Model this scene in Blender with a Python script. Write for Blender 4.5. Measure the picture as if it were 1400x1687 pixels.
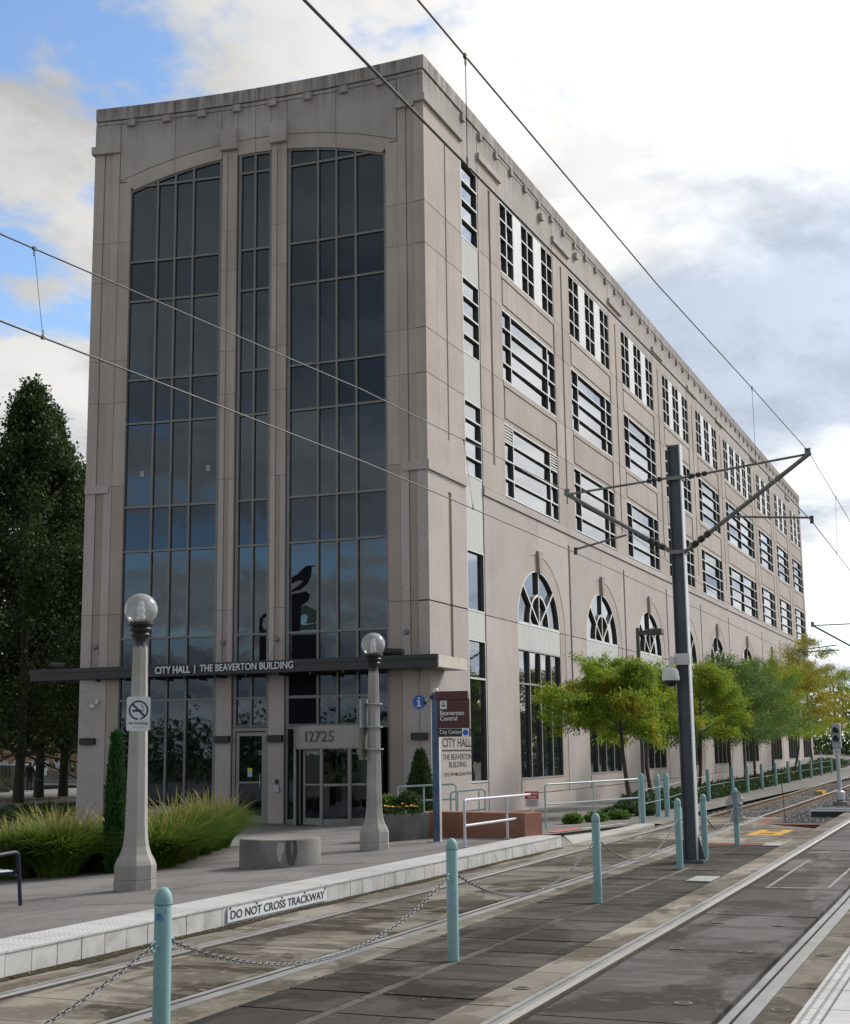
import bpy, bmesh, math, random
import numpy as np
from mathutils import Vector, Matrix

random.seed(7)
for o in list(bpy.data.objects): bpy.data.objects.remove(o, do_unlink=True)
scene = bpy.context.scene
COL = scene.collection

# ------------------------------------------------------------------ camera
CAM_H = 1.975; YAW, PITCH, ROLL = math.radians(22.474), math.radians(9.753), math.radians(-0.717)
cam = bpy.data.cameras.new('Camera'); camo = bpy.data.objects.new('Camera', cam); COL.objects.link(camo)
fw = Vector((math.cos(PITCH)*math.cos(YAW), math.cos(PITCH)*math.sin(YAW), math.sin(PITCH)))
r0 = Vector((math.sin(YAW), -math.cos(YAW), 0)); u0 = r0.cross(fw)
rr = r0*math.cos(ROLL)+u0*math.sin(ROLL); uu = -r0*math.sin(ROLL)+u0*math.cos(ROLL)
mw = Matrix((rr, uu, -fw)).transposed().to_4x4(); mw.translation = (0, 0, CAM_H)
camo.matrix_world = mw
cam.sensor_fit = 'VERTICAL'; cam.sensor_height = 24; cam.lens = 24*2279/1687
cam.clip_start = 0.1; cam.clip_end = 3000
scene.camera = camo
scene.render.resolution_x = 850; scene.render.resolution_y = 1024

# ------------------------------------------------------------------ sun and sky
SUN_AZ, SUN_EL = math.radians(-30), math.radians(38)     # azimuth from +X (along the tracks) towards +Y
sd = Vector((math.cos(SUN_EL)*math.cos(SUN_AZ), math.cos(SUN_EL)*math.sin(SUN_AZ), math.sin(SUN_EL)))
sun = bpy.data.lights.new('Sun', 'SUN'); suno = bpy.data.objects.new('Sun', sun); COL.objects.link(suno)
sun.energy = 2.6; sun.angle = math.radians(14); sun.color = (1, .96, .91)
suno.rotation_euler = sd.to_track_quat('Z', 'Y').to_euler()
wd = bpy.data.worlds.new('World'); scene.world = wd; wd.use_nodes = True
wt = wd.node_tree; wt.nodes.clear()
def N(t, typ, **k):
    n = t.nodes.new(typ)
    for a, b in k.items(): setattr(n, a, b)
    return n
def sky():
    t = wt; L = t.links.new
    def M(op, a, b=None, c=None):
        n = N(t, 'ShaderNodeMath', operation=op)
        for i, x in enumerate((a, b, c)):
            if x is None: continue
            if isinstance(x, (int, float)): n.inputs[i].default_value = x
            else: L(x, n.inputs[i])
        return n.outputs[0]
    out = N(t, 'ShaderNodeOutputWorld'); bg = N(t, 'ShaderNodeBackground'); bg.inputs[1].default_value = .1
    L(bg.outputs[0], out.inputs[0])
    st = N(t, 'ShaderNodeTexSky', sky_type='NISHITA', sun_disc=False); st.sun_elevation = SUN_EL
    st.sun_rotation = math.atan2(sd.x, sd.y); st.air_density = 1; st.dust_density = 0.4; st.ozone_density = 3.0
    tc = N(t, 'ShaderNodeTexCoord'); sp = N(t, 'ShaderNodeSeparateXYZ'); L(tc.outputs['Generated'], sp.inputs[0])
    z = M('MAXIMUM', sp.outputs[2], 0.0); den = M('ADD', z, .16)
    cu = M('DIVIDE', sp.outputs[0], den); cv = M('DIVIDE', sp.outputs[1], den)
    cb = N(t, 'ShaderNodeCombineXYZ'); L(cu, cb.inputs[0]); L(cv, cb.inputs[1]); cb.inputs[2].default_value = SKY_SEED
    def noise(scale, detail, rough, off=(0, 0, 0), dist=0.0):
        mp = N(t, 'ShaderNodeVectorMath', operation='ADD'); mp.inputs[1].default_value = off; L(cb.outputs[0], mp.inputs[0])
        n = N(t, 'ShaderNodeTexNoise'); n.inputs['Scale'].default_value = scale; n.inputs['Detail'].default_value = detail
        n.inputs['Roughness'].default_value = rough; n.inputs['Distortion'].default_value = dist
        L(mp.outputs[0], n.inputs['Vector']); return n.outputs[0]
    def ramp(x, a, b):
        n = N(t, 'ShaderNodeMapRange'); n.interpolation_type = 'SMOOTHSTEP'; n.inputs[1].default_value = a; n.inputs[2].default_value = b
        L(x, n.inputs[0]); return n.outputs[0]
    n1 = noise(.85, 12, .60, SKY_OFF, .2)
    mask = ramp(n1, .395, .450)
    lump = noise(.75, 7, .55, LUMP, .2)
    thick = M('MULTIPLY', ramp(n1, .42, .56), ramp(lump, .47, .60))    # thick cloud bases are greyer
    # forward scattering: cloud and haze are brighter towards the sun
    dp = N(t, 'ShaderNodeVectorMath', operation='DOT_PRODUCT'); L(tc.outputs['Generated'], dp.inputs[0]); dp.inputs[1].default_value = sd
    d0 = M('MAXIMUM', M('MULTIPLY_ADD', dp.outputs['Value'], .5, .5), 0.0)
    glow = M('MULTIPLY_ADD', M('POWER', d0, 9.0), SKY_GLOW, M('MULTIPLY', M('MINIMUM', M('MAXIMUM', M('MULTIPLY_ADD', z, -2.2, 1.65), .6), 1.65), SKY_BASE))      # cloud seen edge-on near the horizon is brighter than bases overhead
    c1 = N(t, 'ShaderNodeMix', data_type='RGBA'); c1.inputs[6].default_value = (1.0, .99, .97, 1); c1.inputs[7].default_value = (.45, .51, .61, 1)
    L(thick, c1.inputs[0])
    mot = ramp(noise(2.4, 9, .6, (6.1, 1.7, 3.0), .4), .44, .62)      # finer mottling of the cloud
    glow = M('MULTIPLY', glow, M('MULTIPLY_ADD', mot, -.22, 1.0))
    cs = N(t, 'ShaderNodeVectorMath', operation='SCALE'); L(c1.outputs[2], cs.inputs[0]); L(glow, cs.inputs[3])
    sk = N(t, 'ShaderNodeVectorMath', operation='SCALE'); L(st.outputs[0], sk.inputs[0]); sk.inputs[3].default_value = SKY_BLUE
    mx = N(t, 'ShaderNodeMix', data_type='RGBA'); L(mask, mx.inputs[0]); L(sk.outputs[0], mx.inputs[6]); L(cs.outputs[0], mx.inputs[7])
    L(mx.outputs[2], bg.inputs[0])
LUMP = (3.3, 8.1, 1.0)
SKY_SEED, SKY_OFF, SKY_GLOW, SKY_BASE, SKY_BLUE = 25.26, (11.856, .909, 0), 18.0, 5.6, 1.6
sky()
vs = scene.view_settings
vs.view_transform = 'Standard'; vs.look = 'None'; vs.exposure = 0.3; vs.gamma = 1; vs.use_curve_mapping = False

# ------------------------------------------------------------------ helpers
def tag(o, label=None, cat=None, group=None, kind=None):
    if label: o['label'] = label
    if cat: o['category'] = cat
    if group: o['group'] = group
    if kind: o['kind'] = kind
    return o
def thing(name, label, cat, loc=(0, 0, 0), rz=0, group=None):
    o = bpy.data.objects.new(name, None); COL.objects.link(o); o.empty_display_size = .2
    o.location = loc; o.rotation_euler = (0, 0, rz)
    return tag(o, label, cat, group)
def adopt(o, parent, absolute):
    o.parent = parent
    if absolute and parent.type == 'EMPTY':
        o.matrix_parent_inverse = (Matrix.Translation(parent.location) @ parent.rotation_euler.to_matrix().to_4x4()).inverted()
class MB:
    def __init__(s): s.v = []; s.f = []; s.m = []
    def face(s, pts, mi=0):
        n = len(s.v); s.v += [tuple(p) for p in pts]; s.f.append(list(range(n, n+len(pts)))); s.m.append(mi)
    def box(s, a, b, mi=0, fn=None, mf=None):
        # fn maps local (x,y,z) to world; mf = material index of the face at max of axis 2 of local (front)
        x0, y0, z0 = a; x1, y1, z1 = b
        c = [(x0,y0,z0),(x1,y0,z0),(x1,y1,z0),(x0,y1,z0),(x0,y0,z1),(x1,y0,z1),(x1,y1,z1),(x0,y1,z1)]
        if fn: c = [fn(*p) for p in c]
        n = len(s.v); s.v += [tuple(p) for p in c]
        for k, q in enumerate(((3,2,1,0),(4,5,6,7),(0,1,5,4),(1,2,6,5),(2,3,7,6),(3,0,4,7))):
            s.f.append([n+i for i in q]); s.m.append(mf if (mf is not None and k == 1) else mi)
        return s
    def prism(s, poly, w0, w1, fn, mi=0, mf=None):
        # poly in (u,v), ccw; extruded along w from w0 (back) to w1 (front)
        n = len(s.v); k = len(poly)
        s.v += [tuple(fn(u, v, w0)) for u, v in poly]+[tuple(fn(u, v, w1)) for u, v in poly]
        s.f.append([n+i for i in range(k)][::-1]); s.m.append(mi)
        s.f.append([n+k+i for i in range(k)]); s.m.append(mi if mf is None else mf)
        for i in range(k):
            j = (i+1) % k; s.f.append([n+i, n+j, n+k+j, n+k+i]); s.m.append(mi)
        return s
    def tube(s, pts, r, n=8, mi=0, cap=True):
        pts = [Vector(p) for p in pts]; rs = r if isinstance(r, (list, tuple)) else [r]*len(pts)
        base = len(s.v); up = None
        for i, p in enumerate(pts):
            d = (pts[min(i+1, len(pts)-1)]-pts[max(i-1, 0)]).normalized()
            if up is None:
                up = Vector((0, 0, 1)) if abs(d.z) < .9 else Vector((1, 0, 0))
            x = d.cross(up).normalized(); y = x.cross(d).normalized(); up = y
            for k in range(n):
                a = 2*math.pi*k/n; s.v.append(tuple(p+(x*math.cos(a)+y*math.sin(a))*rs[i]))
        for i in range(len(pts)-1):
            for k in range(n):
                a = base+i*n+k; b = base+i*n+(k+1) % n; s.f.append([a, b, b+n, a+n]); s.m.append(mi)
        if cap:
            s.f.append([base+k for k in range(n)]); s.m.append(mi)
            e = base+(len(pts)-1)*n; s.f.append([e+k for k in range(n)][::-1]); s.m.append(mi)
        return s
    def lathe(s, prof, n=16, c=(0, 0, 0), mi=0, rot=0, cap=True, sc=1.0):
        base = len(s.v); prof = [(r*sc, z) for r, z in prof]
        for r, z in prof:
            for k in range(n):
                a = rot+2*math.pi*k/n; s.v.append((c[0]+r*math.cos(a), c[1]+r*math.sin(a), c[2]+z))
        for i in range(len(prof)-1):
            for k in range(n):
                a = base+i*n+k; b = base+i*n+(k+1) % n; s.f.append([a, b, b+n, a+n]); s.m.append(mi)
        if cap:
            s.f.append([base+k for k in range(n)][::-1]); s.m.append(mi)
            e = base+(len(prof)-1)*n; s.f.append([e+k for k in range(n)]); s.m.append(mi)
        return s
    def mesh(s, name, mats, smooth=False):
        me = bpy.data.meshes.new(name); me.from_pydata(s.v, [], s.f)
        for m in (mats if isinstance(mats, (list, tuple)) else [mats]): me.materials.append(m)
        me.polygons.foreach_set('material_index', s.m)
        if smooth: me.polygons.foreach_set('use_smooth', [True]*len(s.f))
        return me
    def build(s, name, mats, parent=None, smooth=False, absolute=True, bevel=0):
        o = bpy.data.objects.new(name, s.mesh(name, mats, smooth)); COL.objects.link(o)
        if smooth:
            md = o.modifiers.new('es', 'EDGE_SPLIT'); md.split_angle = math.radians(38)
        if bevel:
            md = o.modifiers.new('bv', 'BEVEL'); md.width = bevel; md.segments = 2; md.limit_method = 'ANGLE'
        if parent: adopt(o, parent, absolute)
        return o
def mobj(name, me, parent=None, absolute=False, loc=None, rot=None):
    o = bpy.data.objects.new(name, me); COL.objects.link(o)
    if loc is not None: o.location = loc
    if rot is not None: o.rotation_euler = rot
    if parent: adopt(o, parent, absolute)
    return o
def copy_tree(o, loc, rz=0, label=None, group=None, scale=None):
    c = o.copy(); COL.objects.link(c); c.location = loc; c.rotation_euler = (0, 0, rz)
    if label: c['label'] = label
    if group: c['group'] = group
    if scale: c.scale = scale
    for ch in list(o.children):
        k = ch.copy(); COL.objects.link(k); k.parent = c
        for g in list(ch.children):
            q = g.copy(); COL.objects.link(q); q.parent = k
    return c
ORD = ['first','second','third','fourth','fifth','sixth','seventh','eighth','ninth','tenth','eleventh','twelfth','thirteenth','fourteenth','fifteenth','sixteenth']
def text(name, body, org, xd, ud, width, height, depth, mat, parent=None, bold=0, absolute=True, fn=None):
    cu = bpy.data.curves.new(name, 'FONT'); cu.body = body; cu.extrude = .02; cu.offset = bold; cu.resolution_u = 3
    t = bpy.data.objects.new(name, cu); COL.objects.link(t)
    dg = bpy.context.evaluated_depsgraph_get()
    me = bpy.data.meshes.new_from_object(t.evaluated_get(dg)); bpy.data.objects.remove(t)
    n = len(me.vertices); co = np.empty(n*3); me.vertices.foreach_get('co', co); co = co.reshape(-1, 3)
    lo, hi = co.min(0), co.max(0)
    q = (co-lo)/(hi-lo)
    xd = np.array(xd, float); ud = np.array(ud, float); nd = np.cross(xd, ud); org = np.array(org, float)
    if fn: P = np.array([fn(a*width, b*height, c*depth) for a, b, c in q])
    else: P = org+q[:, :1]*width*xd+q[:, 1:2]*height*ud+q[:, 2:]*depth*nd
    me.vertices.foreach_set('co', P.ravel()); me.materials.clear(); me.materials.append(mat); me.update(); me.name = name
    return mobj(name, me, parent, absolute)

# ------------------------------------------------------------------ materials
def newmat(name):
    m = bpy.data.materials.new(name); m.use_nodes = True; t = m.node_tree
    return m, t, t.nodes['Principled BSDF']
def mixc(t, a, b, fac, blend='MIX'):
    n = N(t, 'ShaderNodeMix', data_type='RGBA', blend_type=blend)
    for i, x in ((6, a), (7, b), (0, fac)):
        if isinstance(x, (int, float)): n.inputs[i].default_value = x
        elif isinstance(x, tuple): n.inputs[i].default_value = (*x[:3], 1)
        else: t.links.new(x, n.inputs[i])
    return n.outputs[2]
def pos(t, scale=(1, 1, 1), obj=False):
    if obj: g = N(t, 'ShaderNodeTexCoord').outputs['Object']
    else: g = N(t, 'ShaderNodeNewGeometry').outputs['Position']
    n = N(t, 'ShaderNodeVectorMath', operation='MULTIPLY'); n.inputs[1].default_value = scale; t.links.new(g, n.inputs[0]); return n.outputs[0]
def noise(t, vec, scale, detail=4, rough=.55, dist=0):
    n = N(t, 'ShaderNodeTexNoise'); n.inputs['Scale'].default_value = scale; n.inputs['Detail'].default_value = detail
    n.inputs['Roughness'].default_value = rough; n.inputs['Distortion'].default_value = dist; t.links.new(vec, n.inputs['Vector']); return n.outputs[0]
def rng(t, x, a, b, c=0., d=1.):
    n = N(t, 'ShaderNodeMapRange'); n.inputs[1].default_value = a; n.inputs[2].default_value = b; n.inputs[3].default_value = c; n.inputs[4].default_value = d
    t.links.new(x, n.inputs[0]); return n.outputs[0]
def mul(t, a, b):
    n = N(t, 'ShaderNodeMath', operation='MULTIPLY')
    for i, x in enumerate((a, b)):
        if isinstance(x, (int, float)): n.inputs[i].default_value = x
        else: t.links.new(x, n.inputs[i])
    return n.outputs[0]
def bump(t, b, h, strength, dist=.01):
    n = N(t, 'ShaderNodeBump'); n.inputs['Strength'].default_value = strength; n.inputs['Distance'].default_value = dist
    t.links.new(h, n.inputs['Height']); t.links.new(n.outputs[0], b.inputs['Normal'])
def plain(name, c, rough=.5, metal=0, var=.12, scale=3, obj=False, bmp=0):
    m, t, b = newmat(name); p = pos(t, obj=obj)
    n = noise(t, p, scale, 5)
    t.links.new(mixc(t, tuple(x*(1-var) for x in c), tuple(min(1, x*(1+var)) for x in c), rng(t, n, .3, .7)), b.inputs['Base Color'])
    b.inputs['Roughness'].default_value = rough; b.inputs['Metallic'].default_value = metal
    if bmp: bump(t, b, noise(t, p, scale*14, 3), bmp)
    return m
def stone(name, c, speck=None, sp_scale=60, streak=.0, blotch=.18, dirt=None, rough=.85, bmp=.15, rnd=.12, topdirt=None, grain=90, island=False):
    """mineral surface: base colour, grain specks, soft blotches, vertical rain streaks, per piece variation"""
    m, t, b = newmat(name); L = t.links.new; p = pos(t)
    big = rng(t, noise(t, p, .55, 5, .6), .3, .7)
    col = mixc(t, tuple(x*(1-blotch) for x in c), tuple(min(1, x*(1+blotch*.6)) for x in c), big)
    gr = noise(t, p, grain, 3, .7)
    col = mixc(t, col, mixc(t, (0, 0, 0), (1, 1, 1), rng(t, gr, .3, .7)), .10, 'OVERLAY')
    if speck:
        s = rng(t, noise(t, p, sp_scale, 2, .6), .50, .58)
        col = mixc(t, col, speck, mul(t, s, .5))
        s2 = rng(t, noise(t, p, sp_scale*.7, 2, .6), .58, .64)
        col = mixc(t, col, tuple(x*.45 for x in c), mul(t, s2, .4))
    if streak:
        s = rng(t, noise(t, pos(t, (2.6, 2.6, .12)), 1.6, 5, .6), .47, .75)
        col = mixc(t, col, tuple(x*.45 for x in c), mul(t, s, streak))
    if topdirt:      # rain-washed soot under the coping: height band broken by streak noise
        sz = N(t, 'ShaderNodeSeparateXYZ'); L(pos(t), sz.inputs[0])
        band = rng(t, sz.outputs[2], topdirt[0], topdirt[1])
        s = rng(t, noise(t, pos(t, (3.5, 3.5, .25)), 1.5, 6, .65), .36, .62)
        col = mixc(t, col, (.085, .078, .07), mul(t, mul(t, band, s), topdirt[2]))
    if dirt:
        s = rng(t, noise(t, p, dirt[0], 6, .65, .4), .46, .66)
        col = mixc(t, col, dirt[1], mul(t, s, dirt[2]))
    rv = N(t, 'ShaderNodeNewGeometry').outputs['Random Per Island'] if island else N(t, 'ShaderNodeObjectInfo').outputs['Random']
    col = mixc(t, col, mixc(t, (1-rnd,)*3, (1, 1, 1), rv), 1.0, 'MULTIPLY')
    L(col, b.inputs['Base Color']); b.inputs['Roughness'].default_value = rough
    b.inputs['Specular IOR Level'].default_value = .12
    if bmp: bump(t, b, noise(t, p, grain*.6, 4, .6), bmp, .006)
    return m
def leafmat(name, c1, c2, c3=None, trans=.3, p3=.9):
    m, t, b = newmat(name); L = t.links.new
    r = N(t, 'ShaderNodeNewGeometry').outputs['Random Per Island']
    col = mixc(t, c1, c2, r)
    if c3: col = mixc(t, col, c3, rng(t, noise(t, pos(t), .9, 3), p3-.12, p3+.1))
    L(col, b.inputs['Base Color']); b.inputs['Roughness'].default_value = .55; b.inputs['Specular IOR Level'].default_value = .25
    tr = N(t, 'ShaderNodeBsdfTranslucent'); L(col, tr.inputs[0]); mx = N(t, 'ShaderNodeMixShader'); mx.inputs[0].default_value = trans
    L(b.outputs[0], mx.inputs[1]); L(tr.outputs[0], mx.inputs[2]); L(mx.outputs[0], t.nodes['Material Output'].inputs[0])
    return m
def glassmat(name, tint, ior=1.7, clear=.0, coat=(.93, .96, 1, 1)):
    m, t, b = newmat(name); L = t.links.new
    b.inputs['Base Color'].default_value = (*tint, 1); b.inputs['Roughness'].default_value = .6; b.inputs['Specular IOR Level'].default_value = 0
    gl = N(t, 'ShaderNodeBsdfGlossy'); gl.inputs['Roughness'].default_value = .015; gl.inputs[0].default_value = coat
    wob = N(t, 'ShaderNodeBump'); wob.inputs['Strength'].default_value = .03; wob.inputs['Distance'].default_value = .05
    L(noise(t, pos(t), 1.1, 2), wob.inputs['Height']); L(wob.outputs[0], gl.inputs['Normal'])
    fr = N(t, 'ShaderNodeFresnel'); fr.inputs[0].default_value = ior
    body = b.outputs[0]
    if clear:
        tp = N(t, 'ShaderNodeBsdfTransparent'); tp.inputs[0].default_value = (clear*.85, clear*.92, clear, 1)
        mm = N(t, 'ShaderNodeMixShader'); mm.inputs[0].default_value = .85; L(b.outputs[0], mm.inputs[1]); L(tp.outputs[0], mm.inputs[2]); body = mm.outputs[0]
    mx = N(t, 'ShaderNodeMixShader'); L(fr.outputs[0], mx.inputs[0]); L(body, mx.inputs[1]); L(gl.outputs[0], mx.inputs[2])
    L(mx.outputs[0], t.nodes['Material Output'].inputs[0])
    return m
SAND = (.495, .432, .39)
M_sand = stone('sand_concrete', SAND, streak=.26, blotch=.13, rough=.9, rnd=.11)
M_head = stone('parapet_concrete', (.48, .435, .41), streak=.30, blotch=.14, topdirt=(23.6, 25.0, .75), rough=.9)
M_gran = stone('pink_granite', (.49, .43, .405), speck=(.60, .555, .535), sp_scale=26, streak=.12, blotch=.12, rough=.8)
M_brown = stone('smooth_brown_stone', (.42, .355, .31), streak=.15, blotch=.10)
M_surr = stone('arch_surround_stone', (.48, .415, .375), streak=.12, blotch=.08)
M_white = plain('white_metal', (.62, .62, .60), .45, 0, .05, 2)
M_spand = stone('white_spandrel', (.58, .58, .56), streak=.12, blotch=.05, bmp=.02, rnd=.03)
M_bronze = plain('dark_bronze', (.085, .079, .074), .6, .1, .15)
M_mull = plain('grey_mullion', (.19, .18, .175), .45, .4, .1)
M_glass = glassmat('side_glass', (.012, .014, .017), 3.4)
M_lomul = plain('lower_mullion', (.33, .31, .285), .45, .2, .08)
M_gvis = glassmat('front_vision_glass', (.008, .010, .014), 1.85, .28, (.72, .87, 1, 1))
M_gspan = glassmat('front_spandrel_glass', (.004, .005, .014), 1.65, 0, (.72, .87, 1, 1))
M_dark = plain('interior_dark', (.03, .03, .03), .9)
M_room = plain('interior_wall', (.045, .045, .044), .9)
M_blind = plain('window_blind', (.34, .34, .32), .9, 0, .05)
M_black = plain('black_paint', (.018, .018, .019), .45, 0, .2)
M_char = plain('charcoal_metal', (.030, .030, .033), .4, .2, .2)
M_letw = plain('white_lettering', (.75, .76, .78), .4, 0, .03)
M_alum = plain('brushed_aluminium', (.42, .41, .40), .38, .7, .08)
M_door = plain('door_frame_metal', (.23, .22, .21), .42, .5, .08)
M_steel = plain('galvanised_steel', (.36, .38, .40), .42, .55, .18, 9)
M_teal = stone('teal_paint', (.27, .45, .46), blotch=.12, dirt=(5, (.17, .28, .28), .35), rough=.42, bmp=.05, rnd=.1)
M_lamp = stone('lamp_concrete', (.40, .385, .36), blotch=.14, dirt=(1.2, (.20, .195, .15), .5), grain=120, bmp=.25)
M_ledge = stone('cast_concrete', (.25, .24, .225), blotch=.2, dirt=(1.5, (.10, .095, .085), .6), grain=70, bmp=.3)
M_leafG = leafmat('locust_leaf', (.13, .23, .018), (.25, .34, .03), (.36, .31, .03), .55, .60)
M_leafY = leafmat('yellowing_leaf', (.22, .22, .02), (.38, .31, .03), (.15, .20, .02), .5, .6)
M_leafB = leafmat('bluegreen_leaf', (.065, .14, .03), (.14, .22, .045), None, .45)
M_leafD = leafmat('dark_tree_leaf', (.018, .040, .011), (.060, .095, .026), None, .35)
M_leafC = leafmat('cypress_leaf', (.02, .075, .02), (.05, .13, .035), None, .15)
M_leafH = leafmat('shrub_leaf', (.03, .065, .018), (.065, .105, .03), None, .25)
M_grassb = leafmat('grass_blade', (.05, .11, .010), (.15, .22, .028), None, .45)
M_grassh = leafmat('grass_plume', (.34, .29, .10), (.20, .21, .05), None, .3)
M_bark = stone('bark', (.10, .085, .07), streak=.5, blotch=.3, grain=40, bmp=.6)
M_barkD = stone('dark_bark', (.075, .07, .06), streak=.4, blotch=.3, grain=40, bmp=.6)

# ------------------------------------------------------------------ ground levels
def lerp(x, pts):
    if x <= pts[0][0]: return pts[0][1]
    for (a, b), (c, d) in zip(pts, pts[1:]):
        if x <= c: return b+(d-b)*(x-a)/(c-a)
    return pts[-1][1]
def G(X, Y):
    e = lerp(X, [(28, .20), (36, .0), (45, -.03)])
    b = lerp(X, [(40, -.29), (51, -.24), (62, -.35), (72, -.29), (92, -.08), (106, .03), (113, .38), (132, .95), (150, 1.0)])
    w = lerp(X, [(40, 11), (52, 7.2)])
    return e+(b-e)*min(1, max(0, (Y-9)/w))
def H(X, Y): return G(X, Y)+.02
T1 = [(-30, 8.3), (8, 7.86), (14, 7.75), (20, 7.73), (28, 7.87), (40, 8.1), (60, 8.5), (100, 9.7), (160, 12.5)]
T2 = [(-30, 3.2), (8, 3.50), (20, 3.61), (38, 3.93), (60, 4.4), (100, 5.6), (160, 8.4)]
def t1(X): return lerp(X, T1)
def t2(X): return lerp(X, T2)
def curb(X): return 8.45
# ------------------------------------------------------------------ ground, plaza, trackbed
M_ground = stone('ground_earth', (.13, .135, .09), blotch=.35, dirt=(.25, (.06, .08, .03), .7), grain=30)
M_asph = stone('asphalt', (.075, .075, .075), blotch=.2, grain=60)
M_pave = stone('plaza_concrete', (.205, .195, .185), speck=(.26, .25, .24), sp_scale=45, blotch=.16, dirt=(.9, (.11, .10, .092), .55), rnd=.12, bmp=.2)
M_paved = plain('plaza_bed', (.06, .055, .05), .95, 0, .3)
M_curb = stone('white_curb', (.53, .53, .51), blotch=.08, dirt=(2.5, (.28, .25, .20), .5), rnd=.07, bmp=.1)
M_ledge_ = stone('verge_concrete', (.26, .25, .235), blotch=.2, dirt=(1.2, (.12, .11, .09), .6))
M_ttile = stone('white_tile', (.50, .50, .49), blotch=.08, dirt=(1.5, (.36, .345, .32), .5), rnd=.05, bmp=.08)
def slabmat(name, c, mud, amt, sx, sy):
    m, t, b = newmat(name); L = t.links.new
    p = pos(t); col = mixc(t, tuple(x*.8 for x in c), tuple(x*1.12 for x in c), rng(t, noise(t, p, 1.1, 6, .65), .3, .7))
    s = rng(t, noise(t, pos(t, (sx, sy, 1)), 1.0, 8, .64, .6), .475, .54)
    big = rng(t, noise(t, pos(t, (.33, .75, 1)), 1.0, 6, .62, .6), .475, .53)
    mx_ = N(t, 'ShaderNodeMath', operation='MULTIPLY_ADD'); mx_.use_clamp = True; L(s, mx_.inputs[0]); mx_.inputs[1].default_value = .5; L(mul(t, big, .65), mx_.inputs[2]); s = mx_.outputs[0]
    col = mixc(t, col, mud, mul(t, s, amt))
    sc_ = rng(t, noise(t, pos(t, (5, 1.6, 1)), 1.0, 5, .7, 2.5), .57, .66); col = mixc(t, col, tuple(min(1, x*1.6) for x in c), mul(t, sc_, .35))
    s2 = rng(t, noise(t, p, 2.7, 5, .7), .60, .72); col = mixc(t, col, tuple(min(1, x*1.35) for x in c), mul(t, s2, .35))
    col = mixc(t, col, mixc(t, (0, 0, 0), (1, 1, 1), rng(t, noise(t, p, 110, 3, .7), .25, .75)), .16, 'OVERLAY')
    rv = N(t, 'ShaderNodeObjectInfo').outputs['Random']
    col = mixc(t, col, mixc(t, (.68,)*3, (1.1,)*3, rv), 1., 'MULTIPLY')
    L(col, b.inputs['Base Color']); b.inputs['Specular IOR Level'].default_value = .10
    L(rng(t, s, 0, 1, .95, .8), b.inputs['Roughness']); bump(t, b, noise(t, p, 45, 5, .7), .6, .012)
    return m
M_slabL = slabmat('light_track_slab', (.31, .28, .235), (.095, .078, .055), .85, 1.2, 1.6)
M_slabS = slabmat('streaked_track_slab', (.25, .228, .19), (.055, .045, .032), 1.0, 2.2, .6)
M_slabD = slabmat('dark_track_slab', (.112, .103, .090), (.037, .033, .026), .95, 1.6, .7)
M_slabG = slabmat('grey_track_slab', (.155, .148, .142), (.045, .039, .031), .95, 1.1, .4)
M_bed = plain('trackbed_dark', (.045, .04, .035), .95, 0, .4, 3)
M_rubber = plain('rail_rubber', (.24, .24, .235), .6, .2, .25, 2)
M_railsh = plain('polished_rail', (.80, .76, .71), .30, .85, .06, 1)
M_rside = plain('rail_side', (.10, .085, .07), .6, .4, .2)
M_railr = stone('rusty_rail', (.16, .10, .055), blotch=.3, grain=50)
M_tie = stone('concrete_tie', (.33, .32, .31), blotch=.25, dirt=(2, (.1, .09, .08), .7), rnd=.2)
M_ballast = stone('ballast', (.125, .12, .12), blotch=.25, speck=(.25, .25, .25), sp_scale=14, grain=14, bmp=1.0)
M_stone1 = stone('ballast_stone', (.16, .155, .155), blotch=.2, rnd=0, island=True)
M_red = stone('red_pavement', (.22, .075, .058), blotch=.2, dirt=(2.5, (.13, .10, .085), .8))
M_terra = stone('terracotta_block', (.33, .165, .112), dirt=(1.8, (.20, .12, .09), .5), blotch=.15, grain=60, bmp=.3)

def sheet(name, xs, ys, fz, mat, kind='structure', parent=None):
    b = MB(); nx, ny = len(xs), len(ys)
    b.v = [(x, y, fz(x, y)) for x in xs for y in ys]
    for i in range(nx-1):
        for j in range(ny-1): b.f.append([i*ny+j, (i+1)*ny+j, (i+1)*ny+j+1, i*ny+j+1]); b.m.append(0)
    o = b.build(name, mat, parent, smooth=False)
    if kind: o['kind'] = kind
    return o
sheet('ground', [-900, -100, 0, 100, 200, 900, 1900], [-900, -100, 0, 100, 200, 900, 1900], lambda x, y: -.62 if -101 < x < 201 and -101 < y < 201 else -.62, M_ground)
xs = list(np.arange(-16, 150.1, 2.0)); ys = [9.05, 9.6, 10.5, 12, 14, 16, 18, 20, 24, 30, 40, 52]
plaza = sheet('plaza', xs, ys, G, M_pave)
# paving slabs, laid along the platform
SL = 1.52
ny_ = [9.07+i*SL for i in range(8)]
for i in range(-2, 25):
    for j in range(7):
        x0, x1 = 4+i*SL, 4+(i+1)*SL; y0, y1 = ny_[j], ny_[j+1]
        if x1 > 39.2: continue
        g = .007; b = MB(); X = (x0+g, x1-g); Y = (y0+g, y1-g)
        c = [(X[0], Y[0]), (X[1], Y[0]), (X[1], Y[1]), (X[0], Y[1])]; dz = random.uniform(-.002, .002)
        b.v = [(x, y, G(x, y)+.002) for x, y in c]+[(x, y, H(x, y)+dz) for x, y in c]
        b.f = [[4,5,6,7],[0,1,5,4],[1,2,6,5],[2,3,7,6],[3,0,4,7]]; b.m = [0]*5
        b.build('paving_slab', M_pave, plaza)
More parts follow.
